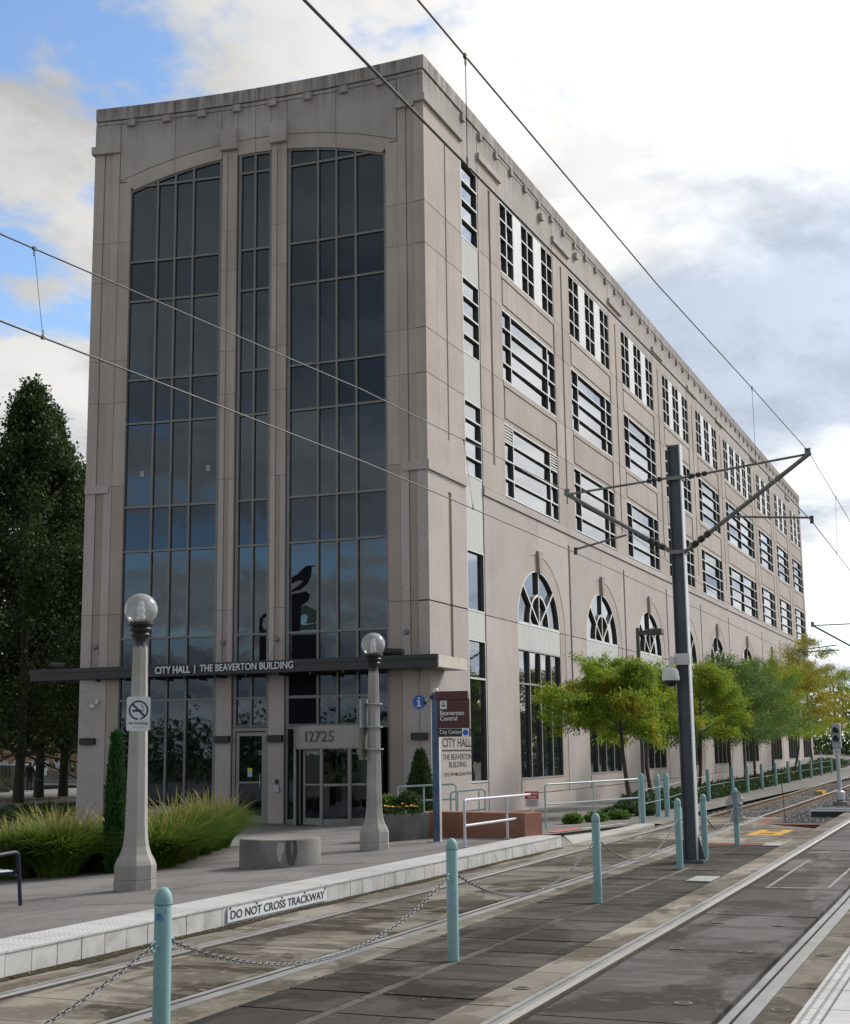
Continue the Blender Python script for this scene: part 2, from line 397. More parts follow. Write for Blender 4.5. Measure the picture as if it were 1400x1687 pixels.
# kerb of white blocks with a textured top tile
dome = MB()
def domes(b, x0, x1, y0, y1, z, p=.06, r=.016, h=.006):
    nx = max(1, int((x1-x0)/p)); ny = max(1, int((y1-y0)/p))
    for i in range(nx):
        for j in range(ny):
            cx, cy = x0+(i+.5)*(x1-x0)/nx, y0+(j+.5)*(y1-y0)/ny; n = len(b.v)
            b.v += [(cx+r*math.cos(k*math.pi/3), cy+r*math.sin(k*math.pi/3), z) for k in range(6)]+[(cx+.5*r*math.cos(k*math.pi/3), cy+.5*r*math.sin(k*math.pi/3), z+h) for k in range(6)]
            for k in range(6): b.f.append([n+k, n+(k+1) % 6, n+6+(k+1) % 6, n+6+k]); b.m.append(0)
            b.f.append([n+6+k for k in range(6)]); b.m.append(0)
PL = .376
kb = MB(); kb.box((.006, .0, -.12), (PL-.006, .42, .225)); kbm = kb.mesh('curb_block', M_curb)
kt = MB(); kt.box((.004, -.012, .225), (PL-.004, .60, .243)); domes(kt, .02, PL-.02, .02, .56, .243, .06, .014, .0035); ktm = kt.mesh('edge_tile', M_ttile)
ktl = MB(); ktl.box((0, 0, 0), (1, 1, 1))
kerb = tag(MB().box((0, 8.50, -.2), (27.35, 9.05, .05)).build('kerb', M_paved), kind='structure')
for i in range(72):
    x = .3+i*PL
    mobj('curb_block', kbm, kerb, loc=(x, 8.45+random.uniform(-.003, .003), 0)); mobj('edge_tile', ktm, kerb, loc=(x, 8.45, random.uniform(-.001, .001)))
# trackbed and slabs
trackway = sheet('trackbed', list(np.arange(-10, 42, 2.)), [-6, 2, 5, 8.46], lambda x, y: -.13, M_bed)
def slab(name, x0, x1, ya, yb, mat, ztop=0., g=.012, th=.12, parent=None):
    b = MB(); c = [(x0+g, yb(x0)), (x1-g, yb(x1)), (x1-g, ya(x1)), (x0+g, ya(x0))]
    n = 4; b.v = [(x, y, ztop-th) for x, y in c]+[(x, y, ztop) for x, y in c]
    b.f = [[4,5,6,7],[0,1,5,4],[1,2,6,5],[2,3,7,6],[3,0,4,7]]; b.m = [0]*5
    return b.build(name, mat, parent or trackway)
def run(name, x0, x1, step, ya, yb, mat, ph=0., g=.012):
    x = x0+ph
    while x < x1:
        slab(name, x, min(x+step, x1), ya, yb, mat, random.uniform(-.006, 0), g); x += step
HW, FL, FB = .07, .062, .14      # rail head, flangeway, field-side boot
run('outer_slab', 2, 40.3, 2.9, lambda X: 8.44, lambda X: t1(X)+HW+FB+.01, M_slabL, .6)
run('gauge_slab', 2, 40.3, 3.3, lambda X: t1(X)-FL, lambda X: t1(X)-1.435+FL, M_slabS, 1.2)
run('field_slab', 2, 40.3, 2.6, lambda X: t1(X)-1.435-HW-FB-.01, lambda X: 5.86+.006*(X-20), M_slabL, .9)
for a, b_ in ((5.85, 5.10), (4.98, 4.15)):
    run('paver_slab', 2, 28.9, .865, lambda X, a=a: a+.006*(X-20), lambda X, b_=b_: (t2(X)+.59 if b_ < 4.5 else b_+.006*(X-20)), M_slabD, .20, .020)
run('joint_strip', 2, 28.9, 4.3, lambda X: 5.085+.006*(X-20), lambda X: 4.995+.006*(X-20), slabmat('worn_joint_filler', (.16, .15, .13), (.06, .052, .04), .95, 1.5, 1.5))
run('field_slab', 2, 62, 1.68, lambda X: t2(X)+.58, lambda X: t2(X)+HW+FB+.01, M_slabL, .25)
run('gauge_slab', 2, 62, 3.36, lambda X: t2(X)-FL, lambda X: t2(X)-1.435+FL, M_slabG, 1.68)
run('field_slab', 2, 62, 1.68, lambda X: t2(X)-1.435-HW-FB-.01, lambda X: 1.46+.006*(X-10), M_slabL, .1)
run('crossing_slab', 29.6, 40.3, 1.8, lambda X: 5.88+.006*(X-20) if X < 36.6 else 6.2, lambda X: t2(X)+.6 if X < 36.6 else 5.95, M_slabL)
slab('red_border', 28.95, 29.58, lambda X: 5.9, lambda X: t2(X)+.6, M_red)
slab('red_border', 36.65, 37.2, lambda X: 5.9, lambda X: t2(X)+.6, M_red)
slab('red_border', 37.2, 40.3, lambda X: 6.22, lambda X: 6.0, M_red, -.002)
# rails
def rail(ya, yb, z0, z1, x0, x1, mats, name, n=26):
    b = MB(); xs = [x0+(x1-x0)*(i/n)**1.6 for i in range(n+1)]
    for i in range(n):
        A, B = xs[i], xs[i+1]
        p = [(A, ya(A)), (B, ya(B)), (B, yb(B)), (A, yb(A))]; k = len(b.v)
        b.v += [(x, y, z0) for x, y in p]+[(x, y, z1) for x, y in p]
        b.f += [[k+4, k+5, k+6, k+7], [k, k+1, k+5, k+4], [k+2, k+3, k+7, k+6]]; b.m += [1, 0, 0]
    return b.build(name, mats, trackway)
for f, E in ((t1, 40.3), (t2, 62)):
    rail(lambda X: f(X)+HW, lambda X: f(X), -.12, .004, 1, E, [M_rside, M_railsh], 'rail')
    rail(lambda X: f(X)+HW+.07, lambda X: f(X)+HW+.004, -.12, -.006, 1, E, [M_rubber, M_rubber], 'rail_boot')
    rail(lambda X: f(X)+HW+FB, lambda X: f(X)+HW+.085, -.12, -.003, 1, E, [M_rubber, M_rubber], 'rail_boot')
    rail(lambda X: f(X)-1.435, lambda X: f(X)-1.435-HW, -.12, .004, 1, E, [M_rside, M_rubber], 'rail')
    for s_ in (0, -1.435+FL): rail(lambda X: f(X)+s_, lambda X: f(X)+s_-FL, -.12, -.045, 1, E, [M_bed, M_bed], 'flangeway')
    rail(lambda X: f(X)-1.435-HW-.02, lambda X: f(X)-1.435-HW-FB, -.12, -.003, 1, E, [M_rubber, M_rubber], 'rail_boot')
def openrail(f, x0, x1, name='rail'):
    b = MB(); n = 40; xs = [x0+(x1-x0)*(i/n)**1.4 for i in range(n+1)]
    prof = [(-.065, -.15), (.065, -.15), (.065, -.135), (.01, -.12), (.01, -.045), (.036, -.035), (.036, 0), (-.036, 0), (-.036, -.035), (-.01, -.045), (-.01, -.12), (-.065, -.135)]
    k = len(prof)
    for x in xs: b.v += [(x, f(x)+py, pz) for py, pz in prof]
    for i in range(n):
        for j in range(k):
            a = i*k+j; c = i*k+(j+1) % k; b.f.append([a, c, c+k, a+k]); b.m.append(1 if j == 6 else 0)
    return b.build(name, [M_railr, M_railsh], ballast)
by1 = lambda X: lerp(X, [(40, 8.95), (54, 10.4), (64, 10.8), (100, 11.5), (160, 14)])
bs = MB(); bx = list(np.arange(36.9, 160, 3.0))
for i in range(len(bx)-1):
    A, B = bx[i], bx[i+1]
    zz = -.155
    bs.face([(A, t2(A)+.62 if A < 62 else -6, zz), (B, t2(B)+.62 if B < 62 else -6, zz), (B, by1(B), zz), (A, by1(A), zz)])
ballast = tag(bs.build('ballast_bed', M_ballast), kind='structure')
for s in (-.036, -1.435-.036+.072): openrail(lambda X, s=s: t1(X)+(.036 if s == -.036 else -1.435-.036), 40.32, 158)
tm = MB(); tm.box((-.12, -1.28, -.10), (.12, 1.28, 0)); tiem = tm.mesh('tie', M_tie)
x = 40.9
while x < 135:
    a = math.atan((t1(x+1)-t1(x-1))/2); mobj('tie', tiem, ballast, loc=(x, t1(x)-.7175, -.142), rot=(0, 0, a)); x += .72
# loose ballast stones near the crossing
rs = np.random.default_rng(3); sb = MB()
oct_ = [(1,0,0),(-1,0,0),(0,1,0),(0,-1,0),(0,0,1),(0,0,-1)]; of = [(0,2,4),(2,1,4),(1,3,4),(3,0,4),(2,0,5),(1,2,5),(3,1,5),(0,3,5)]
for k in range(9000):
    X = 37.3+rs.random()**1.5*40; lo, hi = t2(X)+.7, by1(X)-.05
    if X < 40.4: hi = 5.95
    Y = lo+(hi-lo)*rs.random(); r = .02+.022*rs.random(); q = rs.normal(size=(3, 3)); n = len(sb.v)
    q, _ = np.linalg.qr(q)
    for p in oct_: sb.v.append(tuple(np.array([X, Y, -.15])+q@(np.array(p)*r*np.array([1.2, .9, .7]))))
    for f in of: sb.f.append([n+i for i in f]); sb.m.append(0)
tag(sb.build('ballast_stones', M_stone1), 'loose grey ballast stones around the sleepers', 'ballast', kind='stuff')
# pale ramp at the platform end, pale tiles of the near platform
M_ramp = stone('ramp_concrete', (.44, .43, .40), blotch=.1, dirt=(1.2, (.28, .26, .23), .4))
rb = MB(); c = [(28.4, 8.5), (36.3, 8.66), (36.3, 9.55), (30.4, 9.45)]
rb.v = [(x, y, -.1) for x, y in c]+[(28.4, 8.5, .006), (36.3, 8.66, .006), (36.3, 9.55, G(36.3, 9.55)+.03), (30.4, 9.45, G(30.4, 9.45)+.03)]
rb.f = [[4,5,6,7],[0,1,5,4],[1,2,6,5],[2,3,7,6],[3,0,4,7]]; rb.m = [0]*5
tag(rb.build('platform_ramp', M_ramp), kind='structure')
w_ = MB(); w_.face([(27.36, 8.46, .0), (28.5, 8.47, .0), (30.6, 9.5, G(30.6, 9.5)+.02), (27.36, 9.06, .19)]); w_.face([(27.36, 8.46, .0), (27.36, 9.06, .19), (27.36, 9.06, -.1), (27.36, 8.46, -.1)])
tag(w_.build('platform_end_slope', M_ledge_), kind='structure')
w_ = MB(); w_.face([(36.3, 8.44, .002), (42, 8.7, -.03), (42, 9.1, -.03), (36.3, 9.1, .01)]); tag(w_.build('verge', M_ledge_), kind='structure')
# dirt and leaf litter gathered along the foot of the kerb
dm_ = MB(); rgd = np.random.default_rng(6); xx = np.arange(2, 27.3, .06); prev = None
for x_ in xx:
    wv = .06+.04*math.sin(x_*2.3)+.03*rgd.random()+.03*max(0, math.sin(x_*.7))
    cur = [(x_, 8.452, .018), (x_, 8.445-wv*.5, .014+.008*rgd.random()), (x_, 8.44-wv, .001)]
    if prev: dm_.face([prev[0], cur[0], cur[1], prev[1]]); dm_.face([prev[1], cur[1], cur[2], prev[2]])
    prev = cur
tag(dm_.build('dirt_ridge', stone('dark_soil', (.035, .032, .02), blotch=.4, dirt=(6, (.07, .05, .02), .7))), 'dark dirt gathered along the foot of the kerb', 'dirt', kind='stuff')
lf_ = MB()
for k in range(420):
    x_ = 3+24*rgd.random(); y_ = 8.43-abs(rgd.normal())*.045; a_ = rgd.random()*6.3; r_ = .014+.016*rgd.random(); z_ = .012+.012*rgd.random()
    lf_.face([(x_+r_*math.cos(a_), y_+r_*math.sin(a_), z_), (x_-r_*.5*math.sin(a_), y_+r_*.5*math.cos(a_), z_+.012*rgd.random()), (x_-r_*math.cos(a_), y_-r_*math.sin(a_), z_), (x_+r_*.5*math.sin(a_), y_-r_*.5*math.cos(a_), z_+.01*rgd.random())])
for k in range(160):
    x_ = 6+22*rgd.random(); y_ = 4+8.5*rgd.random(); a_ = rgd.random()*6.3; r_ = .010+.012*rgd.random(); z_ = (H(x_, y_) if y_ > 9.05 else (.245 if y_ > 8.45 else .003))+.004
    lf_.face([(x_+r_*math.cos(a_), y_+r_*math.sin(a_), z_), (x_-r_*.5*math.sin(a_), y_+r_*.5*math.cos(a_), z_+.008), (x_-r_*math.cos(a_), y_-r_*math.sin(a_), z_), (x_+r_*.5*math.sin(a_), y_-r_*.5*math.cos(a_), z_+.006)])
tag(lf_.build('fallen_leaves', leafmat('dead_leaf', (.22, .10, .03), (.30, .22, .10), None, .1)), 'brown fallen leaves scattered along the kerb and paving', 'leaves', kind='stuff')
p2 = tag(MB().box((-6, -4, -.3), (16, 1.38, .205)).build('near_platform', M_paved), kind='structure')
d = MB(); d.box((.006, -.160, .2), (.394, 0, .226)); domes(d, .012, .388, -.150, -.01, .226, .048, .018, .009); dm = d.mesh('tactile_tile', M_ttile)
q = MB(); q.box((.006, -.296, .2), (.394, 0, .225)); qm = q.mesh('platform_tile', M_ttile)
for i in range(30):
    x = .4*i; mobj('tactile_tile', dm, p2, loc=(x+4, 1.42+.004*(x-6), 0))
    for j in range(4): mobj('platform_tile', qm, p2, loc=(x+4, 1.24-.306*j+.004*(x-6), random.uniform(-.001, .001)))
# painted marks and cover plates on the trackway
M_mark = stone('worn_white_paint', (.30, .30, .285), blotch=.2, dirt=(3, (.15, .145, .135), .8))
def mark(name, poly, z, mat, parent=None, w=None):
    b = MB(); b.prism(poly, 0, .004, lambda u, v, w: (u, v, z+w)); return b.build(name, mat, parent or trackway)
def line(a, b, w):
    a = Vector(a); b = Vector(b); d = (b-a).normalized(); n = Vector((-d.y, d.x))*w/2
    return [tuple(a-n), tuple(b-n), tuple(b+n), tuple(a+n)]
mark('painted_line', line((20.5, 3.30), (25.5, 3.36), .045), .0, M_mark); mark('painted_line', line((20.6, 2.48), (24.6, 2.52), .045), .0, M_mark)
mark('painted_line', line((20.4, 3.33), (20.5, 2.46), .10), .0005, M_mark); mark('painted_line', line((27.2, 3.6), (27.3, 2.6), .13), 0, M_mark)
M_plate = stone('cover_plate', (.40, .41, .41), blotch=.12, dirt=(3, (.22, .22, .22), .5))
for k, (cx, cy, sx, sy) in enumerate(((21.4, 4.40, .82, .36), (29.05, 4.53, .7, .34))):
    o = MB().box((cx-sx/2, cy-sy/2, .0), (cx+sx/2, cy+sy/2, .018)).build('access_cover', M_plate, bevel=.006)
    tag(o, ['pale rectangular access cover on the dark strip by the third bollard', 'pale rectangular access cover beside the far red border'][k], 'cover', 'access covers')
o = MB().box((37.6, 4.75, -.15), (39.0, 5.25, -.10)).build('access_cover', M_plate, bevel=.006); tag(o, 'white cover lying on the ballast beside the signal', 'cover', 'access covers')
M_yel = stone('yellow_paint', (.62, .34, .04), blotch=.2, dirt=(4, (.35, .28, .2), .6))
for a, b_ in (((32.3, 5.5), (34.1, 5.5)), ((32.3, 4.95), (34.1, 4.95))): mark('painted_stripe', line(a, b_, .22), .0, M_yel)
for xx in (32.25, 34.15): mark('painted_stripe', line((xx, 5.62), (xx, 4.83), .18), .0006, M_yel)
mark('painted_stripe', line((33.2, 5.62), (33.2, 4.83), .5), .0003, M_yel)
for k in range(3):
    xx = 29.3+k*.85; mark('painted_word', [(xx, 9.12+.04*k), (xx+.62, 9.15+.04*k), (xx+.65, 9.42+.03*k), (xx+.05, 9.38+.03*k)], G(xx, 9.2)+.024, plain('red_stencil', (.45, .10, .10), .8, 0, .3, 8), plaza)
capm = MB().lathe([(.075, 0), (.075, .003), (.05, .004)], 16).mesh('slab_cap', stone('cap_mortar', (.19, .18, .16), blotch=.2)); capi = MB().lathe([(.045, .004), (.045, .006)], 14).mesh('slab_cap', M_bed)
for cx, cy in ((11.2, 2.5), (11.15, 1.75), (14.1, 1.78), (16.24, 2.52), (14.11, 2.52), (19.32, 3.97), (19.28, 2.48), (14.14, 3.2), (11.47, 3.92), (14.65, 6.03), (19.53, 6.06), (16.3, 3.2), (9.3, 6.1), (24.2, 6.1)):
    mobj('slab_cap', capm, trackway, loc=(cx, cy, 0)); mobj('slab_cap', capi, trackway, loc=(cx, cy, 0))
# path and road on the left, far side
MB().box((52, 46, -.6), (140, 58, -.26)).build('path', M_ledge)['kind'] = 'structure'
rd = MB(); rd.box((86, 30, -.6), (96, 140, -.27)); tag(rd.build('road', M_asph), kind='structure')
rd = MB(); rd.box((96, 30, -.6), (96.4, 140, -.13)); tag(rd.build('road_kerb', M_ramp), kind='structure')

# ------------------------------------------------------------------ city hall
C0 = Vector((39.97, 16.42)); L0 = Vector((38.92, 28.80)); CH = (L0-C0).length; SAG = .37
RR = CH**2/8/SAG+SAG/2; T_ = (L0-C0)/CH; N_ = Vector((T_.y, -T_.x)); CEN = (C0+L0)/2-N_*(RR-SAG); HALF = math.asin(CH/2/RR); LEN = 2*HALF*RR
def F(u, v, w):
    a = u/RR-HALF; p = CEN+(RR-w)*(N_*math.cos(a)+T_*math.sin(a)); return (p.x, p.y, v)
def S(u, v, w): return (u, 16.42-w, v)
ZB = -.6
hall = thing('city_hall', 'five-storey pinkish concrete city hall with a tall arched glass front and rows of white-framed windows', 'building', (39.97, 16.42, -.3))
def panel(fn, u0, u1, v0, v1, mat, w1=0., w0=-.30, name='panel', g=.008, parent=None):
    u0, u1 = min(u0, u1), max(u0, u1)
    return MB().box((u0+g, v0+g, w0), (u1-g, v1-g, w1), fn=fn).build(name, mat, parent or hall)
def ppoly(fn, poly, mat, w1=0., w0=-.30, name='panel'):
    return MB().prism(poly, w0, w1, fn).build(name, mat, hall)
# core (solid floors behind the panels)
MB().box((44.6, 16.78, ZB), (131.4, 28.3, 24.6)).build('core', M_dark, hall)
MB().box((131.3, 16.45, ZB), (131.55, 28.6, 24.9)).build('end_wall', M_sand, hall)
MB().box((39.3, 28.45, ZB), (131.3, 28.75, 24.9)).build('rear_wall', M_sand, hall)
MB().box((40.4, 16.8, 24.3), (131.2, 28.4, 24.55)).build('roof_deck', M_ledge, hall)
# ---- front: pilasters, piers
JZ = [ZB, 4.60, 6.62, 11.05, 14.0, 15.52, 18.4, 19.86]
def pil_strip(ua, ub, mat_lo, mat_hi, w1=0., top=23.36):
    for a, b in zip(JZ[1:], JZ[2:]+[top]): panel(F, ua, ub, a, b, mat_lo if a < 11 else mat_hi, w1, g=.006)
for side in (0, 1):
    mm = (lambda u: u) if side == 0 else (lambda u: LEN-u)
    if side: pil_strip(mm(0), mm(.38), M_gran, M_sand)
    pil_strip(mm(.385), mm(.665), M_brown, M_sand, -.045)
    pil_strip(mm(.67), mm(.97), M_gran, M_sand)
    pil_strip(mm(.97), mm(1.42), M_brown, M_sand, -.012, 22.1)
    panel(F, *sorted((mm(.0 if side else .385), mm(.97))), ZB, 4.60, M_gran); panel(F, *sorted((mm(.97), mm(1.42))), ZB, 4.60, M_brown, -.012)
    a, b = sorted((mm(-.09 if side else .30), mm(1.0)))
    panel(F, a, b, 23.22, 23.52, M_head, .13, name='pilaster_cap'); panel(F, *sorted((mm(.0 if side else .36), mm(.90))), 10.8, 11.10, M_gran, .07, name='belt_block')
for a in (5.10, 6.98):
    b = a+.56; panel(F, a, b, ZB, 4.60, M_gran)
    pil_strip(a, a+.19, M_gran, M_sand, 0, 22.8); pil_strip(a+.19, a+.37, M_brown, M_sand, -.045, 22.8); pil_strip(a+.37, b, M_gran, M_sand, 0, 22.8)
    MB().prism([(a-.03, 22.80), (b+.03, 22.80), (b+.03, 23.56), (a-.03, 23.56)], -.2, .17, F).build('keystone', M_head, hall)
# ---- front: arch ring, header, parapet, brackets
UC = LEN/2
def arc(u, half, z0, rise):
    R = (half**2+rise**2)/2/rise; return z0+rise-R+math.sqrt(max(0, R*R-(u-UC)**2))
inner = lambda u: arc(u, UC-1.42, 21.76, .86)
outer = lambda u: arc(u, UC-.97, 22.16, .98)
cuts = [.985, 3.25, 5.09, 5.68, 6.29, 6.96, 7.57, 9.38, LEN-.985]
for a, b in zip(cuts, cuts[1:]):
    g = .008; us = [a+g+(b-a-2*g)*i/8 for i in range(9)]
    ppoly(F, [(u, max(22.13 if (u < 1.42 or u > LEN-1.42) else 0, inner(min(max(u, 1.42), LEN-1.42)))) for u in us]+[(u, outer(u)-.008) for u in us[::-1]], M_sand, -.02, name='arch_stone')
    ppoly(F, [(u, outer(u)+.008) for u in us]+[(u, 24.33) for u in us[::-1]], M_head, 0, name='header_panel')
for a, b in ((.31, .975), (LEN-.975, LEN)): panel(F, a, b, 23.52, 24.345, M_head, 0, name='header_panel')
pc = [.31, 3.25, 6.29, 9.38, LEN]
for a, b in zip(pc, pc[1:]):
    g = .01
    for z0, z1, w in ((24.37, 24.50, -.02), (24.53, 25.0, .03)):
        us = [a+g+(b-a-2*g)*i/6 for i in range(7)]
        m = MB()
        for p, q in zip(us, us[1:]): m.box((p, z0, -.35), (q, z1, w), fn=F)
        m.build('parapet_panel', M_head, hall)
for k in range(8):
    u = 1.57+k*1.354; panel(F, u-.15, u+.15, 24.20, 24.44, M_head, .14, -.1, 'bracket', 0)
# ---- front glazing
GW = -.14
UR = [1.46, 2.55, 3.26, 3.95, 5.02]; UCN = [5.72, 6.31, 6.88]; UL = [7.61, 8.66, 9.35, 10.03, 11.06]
ZT = [21.92, 19.10, 17.64, 14.78, 13.23, 10.28, 8.75, 5.79, 3.71]
def fwin(us, arch, zbot, zl, name):
    m = MB(); mw = .035
    for i, u in enumerate(us):
        top = inner(min(max(u, 1.43), LEN-1.43))+.02
        e = .05 if i in (0, len(us)-1) else mw
        m.box((u-e, zbot, GW-.03), (u+e, top, -.06), fn=F)
    for z in zl+[zbot+.04]:
        for a, b in zip(us, us[1:]):
            if inner(a) < z and inner(b) < z: continue
            m.box((a, z-.035, GW-.03), (b, z+.035, -.066), fn=F)
    n = 6
    for a, b in zip(us, us[1:]):
        for i in range(n):
            p, q = a+(b-a)*i/n, a+(b-a)*(i+1)/n
            k = len(m.v); m.v += [F(p, inner(p)-.07, GW), F(q, inner(q)-.07, GW), F(q, inner(q)+.03, GW), F(p, inner(p)+.03, GW), F(p, inner(p)-.07, -.07), F(q, inner(q)-.07, -.07), F(q, inner(q)+.03, -.07), F(p, inner(p)+.03, -.07)]
            for qd in ((4,5,6,7),(0,1,5,4),(2,3,7,6)): m.f.append([k+j for j in qd]); m.m.append(0)
    fr = m.build(name, M_mull, hall)
    for a, b in zip(us, us[1:]):
        zz = [inner((a+b)/2)]+zl+[zbot]
        for k, (z1, z0) in enumerate(zip(zz, zz[1:])):
            sp = (k in (2, 4, 6, 8)) if zl[0] > 21 else 0
            j = lambda: random.uniform(-.0025, .0025)
            if k == 0: pts = [(b, min(inner(b), z1+.4)), (b, z0), (a, z0), (a, inner(a)), ((a+b)/2, inner((a+b)/2))]; pts = [p for p in pts]
            else: pts = [(b, z1), (b, z0), (a, z0), (a, z1)]
            if k == 0 and (inner(a) < z0 or inner(b) < z0):
                lo, hi = (a, b) if inner(a) < inner(b) else (b, a)
                pts = [(hi, inner(hi)), (hi, z0), (lo+(hi-lo)*.25, z0)] if lo > hi else [(lo+(hi-lo)*.25, z0), (hi, z0), (hi, inner(hi))][::-1]
                if lo < hi: pts = [(hi, inner(hi)), (hi, z0), (lo+(hi-lo)*.25, z0)]
                else: pts = [(lo+(hi-lo)*.25, z0), (hi, z0), (hi, inner(hi))]
            mb = MB(); mb.face([F(u, z, GW+j()) for u, z in pts]); mb.build('pane', M_gspan if sp else M_gvis, fr)
    return fr
fwin(UL, 1, .18, ZT, 'arched_window'); fwin(UCN, 1, 2.77, ZT+[2.79], 'arched_window'); fwin(UR, 1, 2.77, ZT+[2.79], 'arched_window')
panel(F, UL[0]-.05, UL[-1]+.05, ZB, .18, M_gran, .12, name='window_sill')
# rooms behind the front glass: floors, back wall, blinds, notices
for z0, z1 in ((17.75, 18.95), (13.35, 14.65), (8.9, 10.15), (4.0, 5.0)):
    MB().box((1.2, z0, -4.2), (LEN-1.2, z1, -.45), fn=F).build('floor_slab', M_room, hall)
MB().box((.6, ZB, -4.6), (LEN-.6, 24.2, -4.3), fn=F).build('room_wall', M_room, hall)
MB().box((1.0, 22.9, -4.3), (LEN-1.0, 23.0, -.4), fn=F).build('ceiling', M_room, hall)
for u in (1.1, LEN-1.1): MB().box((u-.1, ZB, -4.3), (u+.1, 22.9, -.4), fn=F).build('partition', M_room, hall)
for a, b, z0, z1 in ((1.5, 2.5, 20.35, 21.85), (2.6, 3.2, 20.2, 22.0), (3.3, 3.9, 20.1, 22.2), (4.0, 4.95, 19.75, 22.3), (4.55, 5.0, 14.9, 17.4), (1.45, 1.75, 15.0, 17.5), (10.4, 10.8, 14.9, 17.4), (7.7, 7.95, 15, 17.5), (10.55, 11.0, 19.3, 21.2), (10.5, 11.0, 10.5, 13.0)):
    panel(F, a, b, z0, z1, M_blind, -.40, -.43, 'blind', 0)
for u, z in ((10.42, 11.45), (7.98, 11.5)): panel(F, u-.08, u+.08, z-.10, z+.10, M_blind, -.115, -.13, 'notice', 0)
# dark flat bird silhouette on the lobby glass
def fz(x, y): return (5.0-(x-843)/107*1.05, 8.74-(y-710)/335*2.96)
M_film = plain('dark_silhouette', (.003, .004, .008), .6, 0, .1); M_silg = plain('green_silhouette', (.004, .022, .008), .6, 0, .1); M_film.node_tree.nodes['Principled BSDF'].inputs['Specular IOR Level'].default_value = .1
def sil_piece(pts, mat, dw=.004):
    m = MB(); m.prism([fz(*p) for p in pts], GW+.006, GW+.006+dw, F); m.build('pane_silhouette', mat, hall)
sil_piece([(948,799),(925,803),(923,835),(912,862),(885,885),(852,893),(852,886),(880,868),(896,852),(872,852),(852,862),(852,838),(872,828),(890,812),(905,797)], M_film)
sil_piece([(852,900),(905,893),(920,905),(912,930),(888,945),(884,1040),(852,1040)], M_film)
sil_piece([(886,948),(903,943),(947,968),(948,1000),(935,1012),(905,1012),(912,985),(900,975),(888,980)], M_silg)
sil_piece([(884,1012),(900,1018),(945,1012),(947,1036),(886,1036)], M_silg)
sil_piece([(853,1052),(948,1052),(948,1150),(853,1150)], M_film)
sil_piece([(736,1052),(765,1052),(765,1150),(736,1150)], M_film)
sil_piece([(734,1030),(736,985),(752,968),(765,966),(765,975),(750,985),(744,1010),(752,1030),(765,1020),(765,1040),(736,1040)], M_film)
for z0, z1 in ((2.82, 3.66), (3.76, 4.4)): panel(F, 4.0, 4.97, z0, z1, M_film, GW+.012, GW+.006, 'pane_silhouette', 0)
# ---- canopy
cv = [(38.80, 15.72), (41.2, 15.72), (41.2, 16.40), (39.93, 16.40), (39.90, 22.6), (39.0, 28.7), (39.0, 30.75), (38.80, 30.75)]
can = MB()
can.prism([(x, y) for x, y in cv], 4.44, 4.80, lambda u, v, w: (u, v, w)); can.build('canopy', M_char, hall, bevel=.01)
MB().prism([(38.76, 15.68), (38.80, 15.68), (38.80, 30.79), (38.76, 30.79)], 4.70, 4.83, lambda u, v, w: (u, v, w)).build('canopy_lip', M_char, hall)
MB().box((38.82, 15.67, 4.44), (41.2, 15.715, 4.80)).build('canopy_end_skylit', plain('skylit_end_tan', (.52, .47, .40), .5), hall)  # pale skin on the end face: sky light put into the colour
for y in np.arange(16.6, 30.5, 1.15): MB().box((38.86, y-.03, 4.36), (39.6, y+.03, 4.44)).build('canopy_rib', M_char, hall)
text('lettering', 'CITY HALL', (38.755, 25.68, 4.53), (0, -1, 0), (0, 0, 1), 1.33, .235, .03, M_letw, hall, .012)
text('lettering', '|', (38.755, 24.19, 4.51), (0, -1, 0), (0, 0, 1), .03, .27, .02, M_letw, hall)
text('lettering', 'THE BEAVERTON BUILDING', (38.755, 23.98, 4.55), (0, -1, 0), (0, 0, 1), 3.40, .225, .03, M_letw, hall, 0.002)
for u, z in ((11.9, 5.54), (7.30, 5.56), (5.38, 5.6), (.80, 5.64)):
    p = Vector(F(u, z, .02)); e = Vector((38.95, p.y-.25, 4.82)) if u > 6 else Vector((38.95, p.y+.55 if u < 1 else p.y-.25, 4.82))
    a = MB().tube([p, e], .014, 6).build('tie_rod', M_steel, hall)
    MB().lathe([(.09, 0), (.09, .03), (.05, .05)], 10, (0, 0, 0)).build('anchor', M_mull, hall, absolute=True).matrix_basis = Matrix.Translation(p) @ Matrix.Rotation(math.radians(-90), 4, 'Y')
for y in (17.0, 29.6): MB().tube([(39.2, y, 4.94), (39.2, y+.62, 4.97)], [.11, .13], 12).box((39.12, y+.2, 4.8), (39.28, y+.3, 4.95)).build('floodlight', M_black, hall)
# ---- front doors and wall lights
def frame(m, u0, u1, z0, z1, fw, w0, w1, fn, mi=0, bot=True):
    m.box((u0, z0, w0), (u0+fw, z1, w1), mi, fn); m.box((u1-fw, z0, w0), (u1, z1, w1), mi, fn)
    m.box((u0+fw, z1-fw, w0), (u1-fw, z1, w1), mi, fn)
    if bot: m.box((u0+fw, z0, w0), (u1-fw, z0+fw*2, w1), mi, fn)
ZD = -.28
m = MB(); frame(m, 5.68, 6.94, ZD, 2.74, .10, -.16, -.05, F, bot=False); m.build('door_frame', M_door, hall)
m = MB(); frame(m, 5.80, 6.82, ZD+.01, 2.60, .11, -.15, -.08, F); m.box((5.91, .98, -.14), (6.71, 1.03, -.09), fn=F); dr = m.build('door', M_door, hall)
m = MB(); m.face([F(6.71, 2.5, -.12), F(6.71, ZD+.2, -.12), F(5.91, ZD+.2, -.12), F(5.91, 2.5, -.12)]); m.build('pane', M_gvis, dr)
